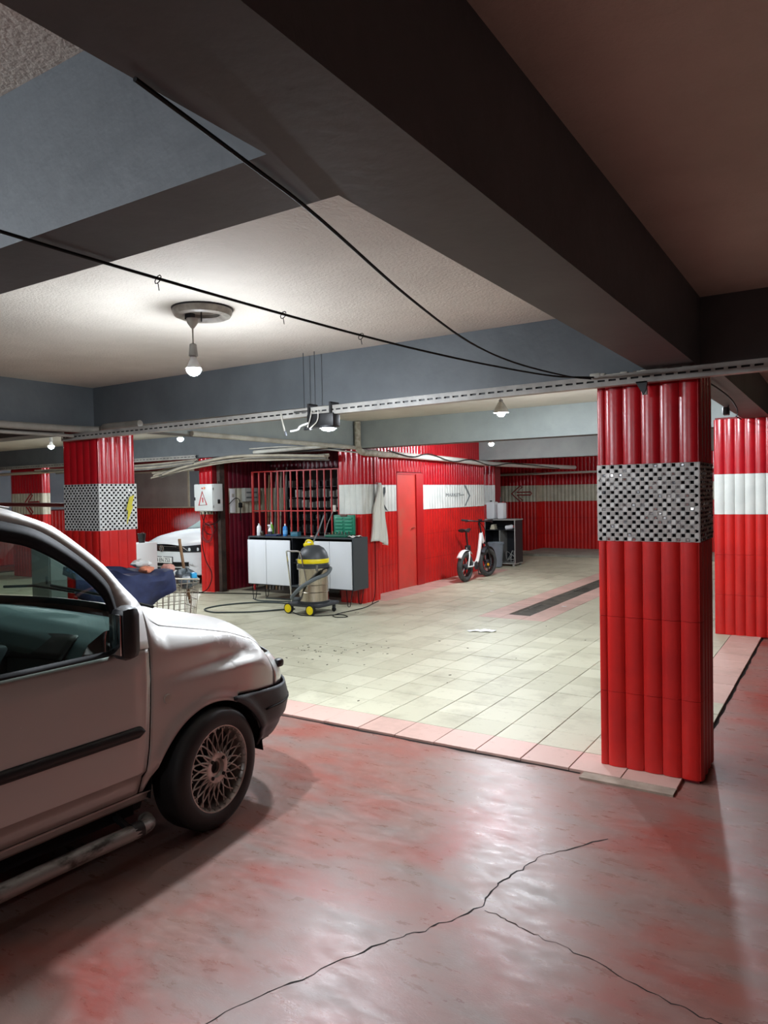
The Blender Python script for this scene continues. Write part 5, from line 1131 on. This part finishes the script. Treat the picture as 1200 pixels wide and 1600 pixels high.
# wheels
TYRE = mat('van_tyre', (24, 24, 25), .6, c2=(34, 33, 32), scale=6); ALLOY = mat('dull_alloy', (206, 202, 196), .38, .6, c2=(150, 145, 138), scale=9); ALB = mat('brake_dust', (30, 29, 28), .8)
def make_wheel():
    Rt = .300; T = Matrix.Rotation(rad(90), 4, 'Y')
    prof = [(.205, .082), (.215, .092), (.235, .098), (.262, .096), (.283, .086), (.296, .068), (.2995, .05), (.300, .02), (.300, -.02), (.2995, -.05), (.296, -.068), (.283, -.086), (.235, -.098), (.205, -.085)]
    w = MB().lathe(prof, 56, M=T, cap=False).lathe([(.301, .028), (.3005, .034)], 56, M=T, cap=False).build('wheel', TYRE, van)
    MB().lathe([(.192, -.02), (.196, .06), (.199, .078), (.206, .088), (.211, .088), (.213, .080), (.207, .070), (.205, -.08)], 56, M=T, cap=False).build('rim', ALLOY, w)
    MB().lathe([(.0, .0), (.198, .0)], 40, M=T, cap=False).build('wheel_back', ALB, w)
    sp_ = MB(); N_ = 20
    for k in range(N_):
        a = 2*math.pi*k/N_
        for d in (1, -1):
            P = []
            for t in (0, .35, .7, 1): r = .068+(.193-.068)*t; q = a+d*.36*t; P.append(T @ Vector((r*math.cos(q), r*math.sin(q), .068-.022*math.sin(math.pi*t)*.4-.006*t+.001*d)))
            sp_.tube(P, [.0055, .0042, .0038, .0045], 5)
    tag(sp_.build('lattice_spokes', ALLOY, w), kind='stuff')
    MB().lathe([(.080, .040), (.080, .066), (.074, .072), (.060, .074), (.048, .070), (.040, .056), (.030, .056), (.028, .030)], 32, M=T, cap=False).build('hub', ALLOY, w)
    MB().lathe([(.0, .036), (.034, .040)], 20, M=T, cap=False).build('hub_bore', ALB, w)
    for k in range(4):
        a = math.pi/4+math.pi/2*k; MB().lathe([(.0095, .05), (.0095, .078), (.004, .08)], 8, M=T @ Matrix.Translation((.057*math.cos(a), .057*math.sin(a), 0))).build('wheel_bolt', ALB, w)
    rv = MB()
    for k in range(32):
        a = 2*math.pi*k/32; rv.lathe([(.004, .06), (.004, .086), (.0, .088)], 6, M=T @ Matrix.Translation((.199*math.cos(a), .199*math.sin(a), 0)))
    tag(rv.build('rim_rivets', ALLOY, w), kind='stuff')
    return w
w0 = make_wheel(); w0.location = (.770, -.005, .300); w0.rotation_euler = (0, 0, rad(7))
for loc, rz in (((-.76, 0, .30), 187), ((.755, -2.6, .30), 0), ((-.755, -2.6, .30), 180)):
    c = copy_tree(w0, van); c.location = loc; c.rotation_euler = (0, 0, rad(rz))
# interior
def dash_f(u, v):
    x = .70*(2*v-1); prof = [(-.30, 1.075), (-.40, 1.085), (-.52, 1.075), (-.60, 1.03), (-.66, .95), (-.68, .80), (-.60, .60)]
    t = u*(len(prof)-1); i = min(len(prof)-2, int(t)); f = t-i; y = prof[i][0]+(prof[i+1][0]-prof[i][0])*f; z = prof[i][1]+(prof[i+1][1]-prof[i][1])*f
    hump = .055*math.exp(-((x+.36)/.22)**2)*math.exp(-((u-.45)/.2)**2); return Vector((x, y-.06*math.exp(-((x+.36)/.22)**2)*u, z+hump-.015*(2*v-1)**2))
MB().grid(dash_f, 24, 28).build('dashboard', DASH, van)
MB().grid(lambda u, v: Vector((.12+.50*v, -.60-.085*u+.012*math.sin(math.pi*v), 1.035-.10*u-.015*math.cos(3*v))), 4, 8).build('dash_tray', BLACKP, van, solid=.01)
MB().cbox((0, -.70, .80), (.30, .10, .34), bev=.03).build('centre_console', INTR, van)
sw = MB().tube([(-.37+.18*math.cos(2*math.pi*k/28), -.80-.07*math.sin(2*math.pi*k/28), .97+.165*math.sin(2*math.pi*k/28)) for k in range(28)], .014, 8, closed=True).build('steering_wheel', BLACKP, van)
MB().cbox((-.37, -.79, .96), (.14, .05, .10), bev=.02).build('wheel_boss', BLACKP, sw); MB().tube([(-.54, -.80, .97), (-.20, -.80, .97)], .012, 6).build('wheel_spoke', BLACKP, sw)
for x in (-.37, .37):
    st_ = MB().cbox((x, -1.35, .58), (.50, .52, .16), bev=.05).build('seat', INTR, van); MB().cbox((x, -1.62, .92), (.48, .14, .66), bev=.05, M=None).build('backrest', INTR, st_); MB().cbox((x, -1.66, 1.32), (.26, .09, .18), bev=.035).build('headrest', INTR, st_)
MB().box((-.74, -3.05, .34), (.74, -.5, .36)).build('cabin_floor', INTR, van, ang=0)
MB().grid(lambda u, v: Vector((.66*(2*v-1), -1.0-2.0*u, 1.66+.07*(1-(2*v-1)**2))), 8, 8).build('headliner', INTR, van)
both(lambda: panel(-1.48, -.46, 20, lambda s: .36, lambda s: .965, 8, off=-.06), 'door_lining', INTR)
both(lambda: MB().cbox((.34, -.93, 1.575), (.34, .13, .02), bev=.008), 'sun_visor', INTR, solid=0)
rm = MB().cbox((0, -.74, 1.56), (.23, .03, .065), bev=.012).build('rear_view_mirror', BLACKP, van); MB().tube([(0, -.73, 1.58), (0, -.66, 1.66)], .008, 6).build('mirror_stem', BLACKP, rm)
orn = thing('hanging_ornament', 'dark air freshener hanging on a cord inside the van', 'ornament', van.matrix_basis @ Vector((.02, -.76, 1.53)))
MB().cbox((0, 0, -.13), (.05, .03, .12), bev=.012).build('freshener', mat('dark_green_card', (40, 52, 44), .6), orn); MB().cbox((.012, -.012, -.10), (.03, .02, .05), bev=.006).build('tag', mat('pale_card', (190, 196, 184), .7), orn); MB().tube([(0, 0, .04), (0, 0, -.08)], .002, 5).build('cord', WIRE, orn); MB().tube(smooth([(0, 0, -.18), (.01, 0, -.30), (.0, .0, -.40), (.03, .02, -.46)], 5), .003, 5).build('lead', WIRE, orn)
# ================================================================== WHITE CAR IN THE WASHING BAY (nose towards -Y)
car = thing('white_car', 'white saloon car with chrome grille behind the electrical cabinet pillar', 'car', (-10.90, 9.36, FLOOR_Z), math.pi)
CW = mat('white_car_paint', (232, 238, 240), .25, coat=.6)
# local: +y towards the nose; nose at y = 0
def chw(y): return interp([(-4.6, .70), (-4.3, .84), (-3.5, .90), (-1, .90), (-.5, .88), (-.25, .82), (-.10, .70), (0, .50)], y)
def top_z(y): return interp([(-4.6, .95), (-4.2, 1.02), (-3.7, 1.08), (-1.35, .99), (-.9, .95), (-.5, .89), (-.2, .80), (-.06, .755), (0, .74)], y)
SEC = [(1.0, .22, 0), (1.0, .34, 0), (1.0, .55, 0), (.985, .70, 0), (.95, 1.0, 1), (.80, 1.0, 1.0), (.4, 1.0, 1), (0, 1.0, 1)]
def car_f(u, v):
    y = interp([(0, -4.6), (.1, -4.3), (.6, -1.2), (.8, -.4), (.92, -.08), (1, 0)], u); W = chw(y); T = top_z(y)
    S = [(1.0, .20), (1.01, .36), (1.01, .58), (.985, T-.09), (.94, T-.02), (.80, T+.012), (.4, T+.035), (0, T+.04)]
    t = v*14; 
    if t <= 7: i = min(6, int(t)); f = t-i; a, b_ = S[i], S[i+1]; x = a[0]+(b_[0]-a[0])*f; z = a[1]+(b_[1]-a[1])*f; sg = 1
    else: t2 = 14-t; i = min(6, int(t2)); f = t2-i; a, b_ = S[i], S[i+1]; x = a[0]+(b_[0]-a[0])*f; z = a[1]+(b_[1]-a[1])*f; sg = -1
    return Vector((sg*x*W, y+(.06*(1-x*x) if y > -.3 else 0), z))
MB().grid(car_f, 40, 28).build('body', CW, car, ang=60)
def nose(x, z, off=0): # front surface of the nose
    return Vector((x, interp([(0, .085), (.3, .068), (.5, .03), (.6, -.02), (.7, -.085), (.78, -.17), (.84, -.28), (.90, -.50)], abs(x))+off, z))
MB().grid(lambda u, v: nose(-.86+1.72*u, .22+.52*v), 28, 8).build('front_bumper', CW, car)
gm = MB().grid(lambda u, v: nose(-.56+1.12*u, .645+.105*v, .006), 20, 3).build('grille', SEAL, car)
for z in (.672, .705, .735): MB().tube([nose(-.54+1.08*k/16, z, .012) for k in range(17)], .005, 6).build('grille_bar', CHROME, gm)
MB().grid(lambda u, v: nose(-.60+1.2*u, .375+.075*v, .006), 20, 2).build('lower_intake', SEAL, car)
MB().tube([nose(-.62+1.24*k/16, .365, .012) for k in range(17)], .007, 6).build('chrome_strip', CHROME, car); MB().grid(lambda u, v: nose(-.60+1.2*u, .305+.035*v, .006), 20, 1).build('lower_slot', SEAL, car)
for s in (1, -1):
    hl = MB().grid(lambda u, v: nose(s*(.50+.34*u), .63+.115*v+.03*u*(v), .010), 12, 4, flip=s < 0).build('headlamp', mat('dark_headlamp', (46, 50, 54), .15, .2), car)
    for t in (.62, .74): MB().lathe([(.035, 0), (.033, .008), (.0, .012)], 16, M=frame(tuple(nose(s*t, .685, .016)), (1, 0, 0), (s*.35, .9, 0))).build('lens', mat('bright_lens', (225, 235, 240), .1), hl)
    MB().tube([nose(s*.50, .735, .018), nose(s*.60, .66, .018), nose(s*.84, .65, .018)], .007, 6).build('lamp_strip', CHROME, hl)
    MB().cbox(tuple(nose(s*.62, .41, .014)), (.16, .012, .03), bev=.005).build('fog_lamp', mat('pale_fog', (200, 204, 206), .3), car)
Mn = frame(tuple(nose(0, .70, .020)), (-1, 0, 0), (0, 1, 0))
em = MB().tube([Mn @ Vector((.058*math.cos(2*math.pi*k/28), .058*math.sin(2*math.pi*k/28), 0)) for k in range(28)], .006, 6, closed=True).build('emblem_ring', CHROME, car)
MB().tube([Mn @ Vector(p) for p in ((-.03, .045, 0), (0, .0, 0), (.03, .045, 0))], .005, 5).tube([Mn @ Vector(p) for p in ((-.052, .02, 0), (-.025, -.048, 0), (0, -.006, 0), (.025, -.048, 0), (.052, .02, 0))], .005, 5).build('emblem_letters', CHROME, em)
pl_ = MB().cbox((0, .085, .48), (.52, .012, .112), bev=.004).build('number_plate', mat('plate_white', (236, 238, 236), .4), car); MB().cbox((0, .078, .48), (.545, .012, .135), bev=.004).build('plate_holder', BLACKP, pl_)
tm_ = text_mesh('34 EN 753', .105, .001); tm_.materials.append(mat('plate_black', (20, 20, 22), .5)); o = put('plate_lettering', tm_, pl_); o.matrix_local = frame((.0, .0925, .478), (-1, 0, 0), (0, 1, 0)) @ Matrix.Diagonal((.92, 1, 1, 1))
# cabin
def cab(u, v):
    P = [(-1.25, .99), (-1.45, 1.08), (-2.05, 1.40), (-2.5, 1.46), (-3.2, 1.44), (-3.7, 1.30), (-4.15, 1.06)]
    t = u*(len(P)-1); i = min(len(P)-2, int(t)); f = t-i; y = P[i][0]+(P[i+1][0]-P[i][0])*f; z = P[i][1]+(P[i+1][1]-P[i][1])*f; w = .80-.30*(z-1.0); x = (2*v-1)*w
    return Vector((x, y+(.10*(1-(2*v-1)**2) if u < .4 else 0), z+.03*(1-(2*v-1)**2)))
cb = MB()
MB().grid(lambda u, v: cab(.02+.36*u, v), 10, 12, flip=True).build('windscreen', mat('dark_windscreen', (92, 112, 108), .06, .1), car); MB().grid(lambda u, v: cab(.38+.62*u, v), 14, 12, flip=True).build('roof', CW, car)
for s in (1, -1):
    def sd(u, v):
        p = cab(u, 1 if s > 0 else 0); q = Vector((s*.86, p.y, .98)); return q.lerp(p, v)
    MB().grid(sd, 16, 3, flip=s < 0).build('side_window', SEAL, car)
for y in (-.85, -3.55):
    for s in (1, -1):
        T = Matrix.Translation((s*.80, y, .32)) @ Matrix.Rotation(rad(90*s), 4, 'Y'); w = MB().lathe([(.20, .10), (.30, .10), (.32, .07), (.32, -.10)], 32, M=T).build('tyre', RUBBER, car); MB().lathe([(.0, .10), (.20, .108)], 24, M=T, cap=False).build('alloy', GALV, w)
MB().box((-.7, -4.3, .16), (.7, -.1, .3)).build('underbody', SEAL, car, ang=0)
# a wisp of steam above the bonnet
stm = bpy.data.materials.new('steam'); stm.use_nodes = True; N = stm.node_tree.nodes; L = stm.node_tree.links; N.remove(N['Principled BSDF'])
vsx = N.new('ShaderNodeVolumePrincipled'); tc2 = N.new('ShaderNodeTexCoord'); nn = N.new('ShaderNodeTexNoise'); nn.inputs['Scale'].default_value = 4; nn.inputs['Detail'].default_value = 4; L.new(tc2.outputs['Object'], nn.inputs['Vector'])
ln = N.new('ShaderNodeVectorMath'); ln.operation = 'LENGTH'; mpp = N.new('ShaderNodeMapping'); mpp.inputs['Scale'].default_value = (2.2, 2.2, 4.5); L.new(tc2.outputs['Object'], mpp.inputs[0]); L.new(mpp.outputs[0], ln.inputs[0])
fa = N.new('ShaderNodeMapRange'); fa.inputs[1].default_value = 1.0; fa.inputs[2].default_value = .1; L.new(ln.outputs['Value'], fa.inputs[0])
mu = N.new('ShaderNodeMath'); mu.operation = 'MULTIPLY'; L.new(fa.outputs[0], mu.inputs[0]); L.new(nn.outputs[0], mu.inputs[1]); m2 = N.new('ShaderNodeMath'); m2.operation = 'MULTIPLY'; m2.inputs[1].default_value = 1.8; L.new(mu.outputs[0], m2.inputs[0]); L.new(m2.outputs[0], vsx.inputs['Density']); vsx.inputs['Color'].default_value = (1, 1, 1, 1)
L.new(vsx.outputs[0], N['Material Output'].inputs['Volume'])
bm = bmesh.new(); bmesh.ops.create_icosphere(bm, subdivisions=3, radius=.5); sm = MB().bm(bm); sm.v = [(x, y, z*.5) for x, y, z in sm.v]; so = sm.build('steam', stm); so.location = (-10.75, 9.95, 1.14); tag(so, 'wisp of white steam above the bonnet of the white car', 'steam', kind='stuff')
scene.cycles.use_denoising = True
scene.cycles.sample_clamp_indirect = 6.0
cy = scene.cycles
cy.max_bounces = 6; cy.diffuse_bounces = 4; cy.glossy_bounces = 3; cy.transmission_bounces = 4; cy.transparent_max_bounces = 10; cy.caustics_reflective = False; cy.caustics_refractive = False
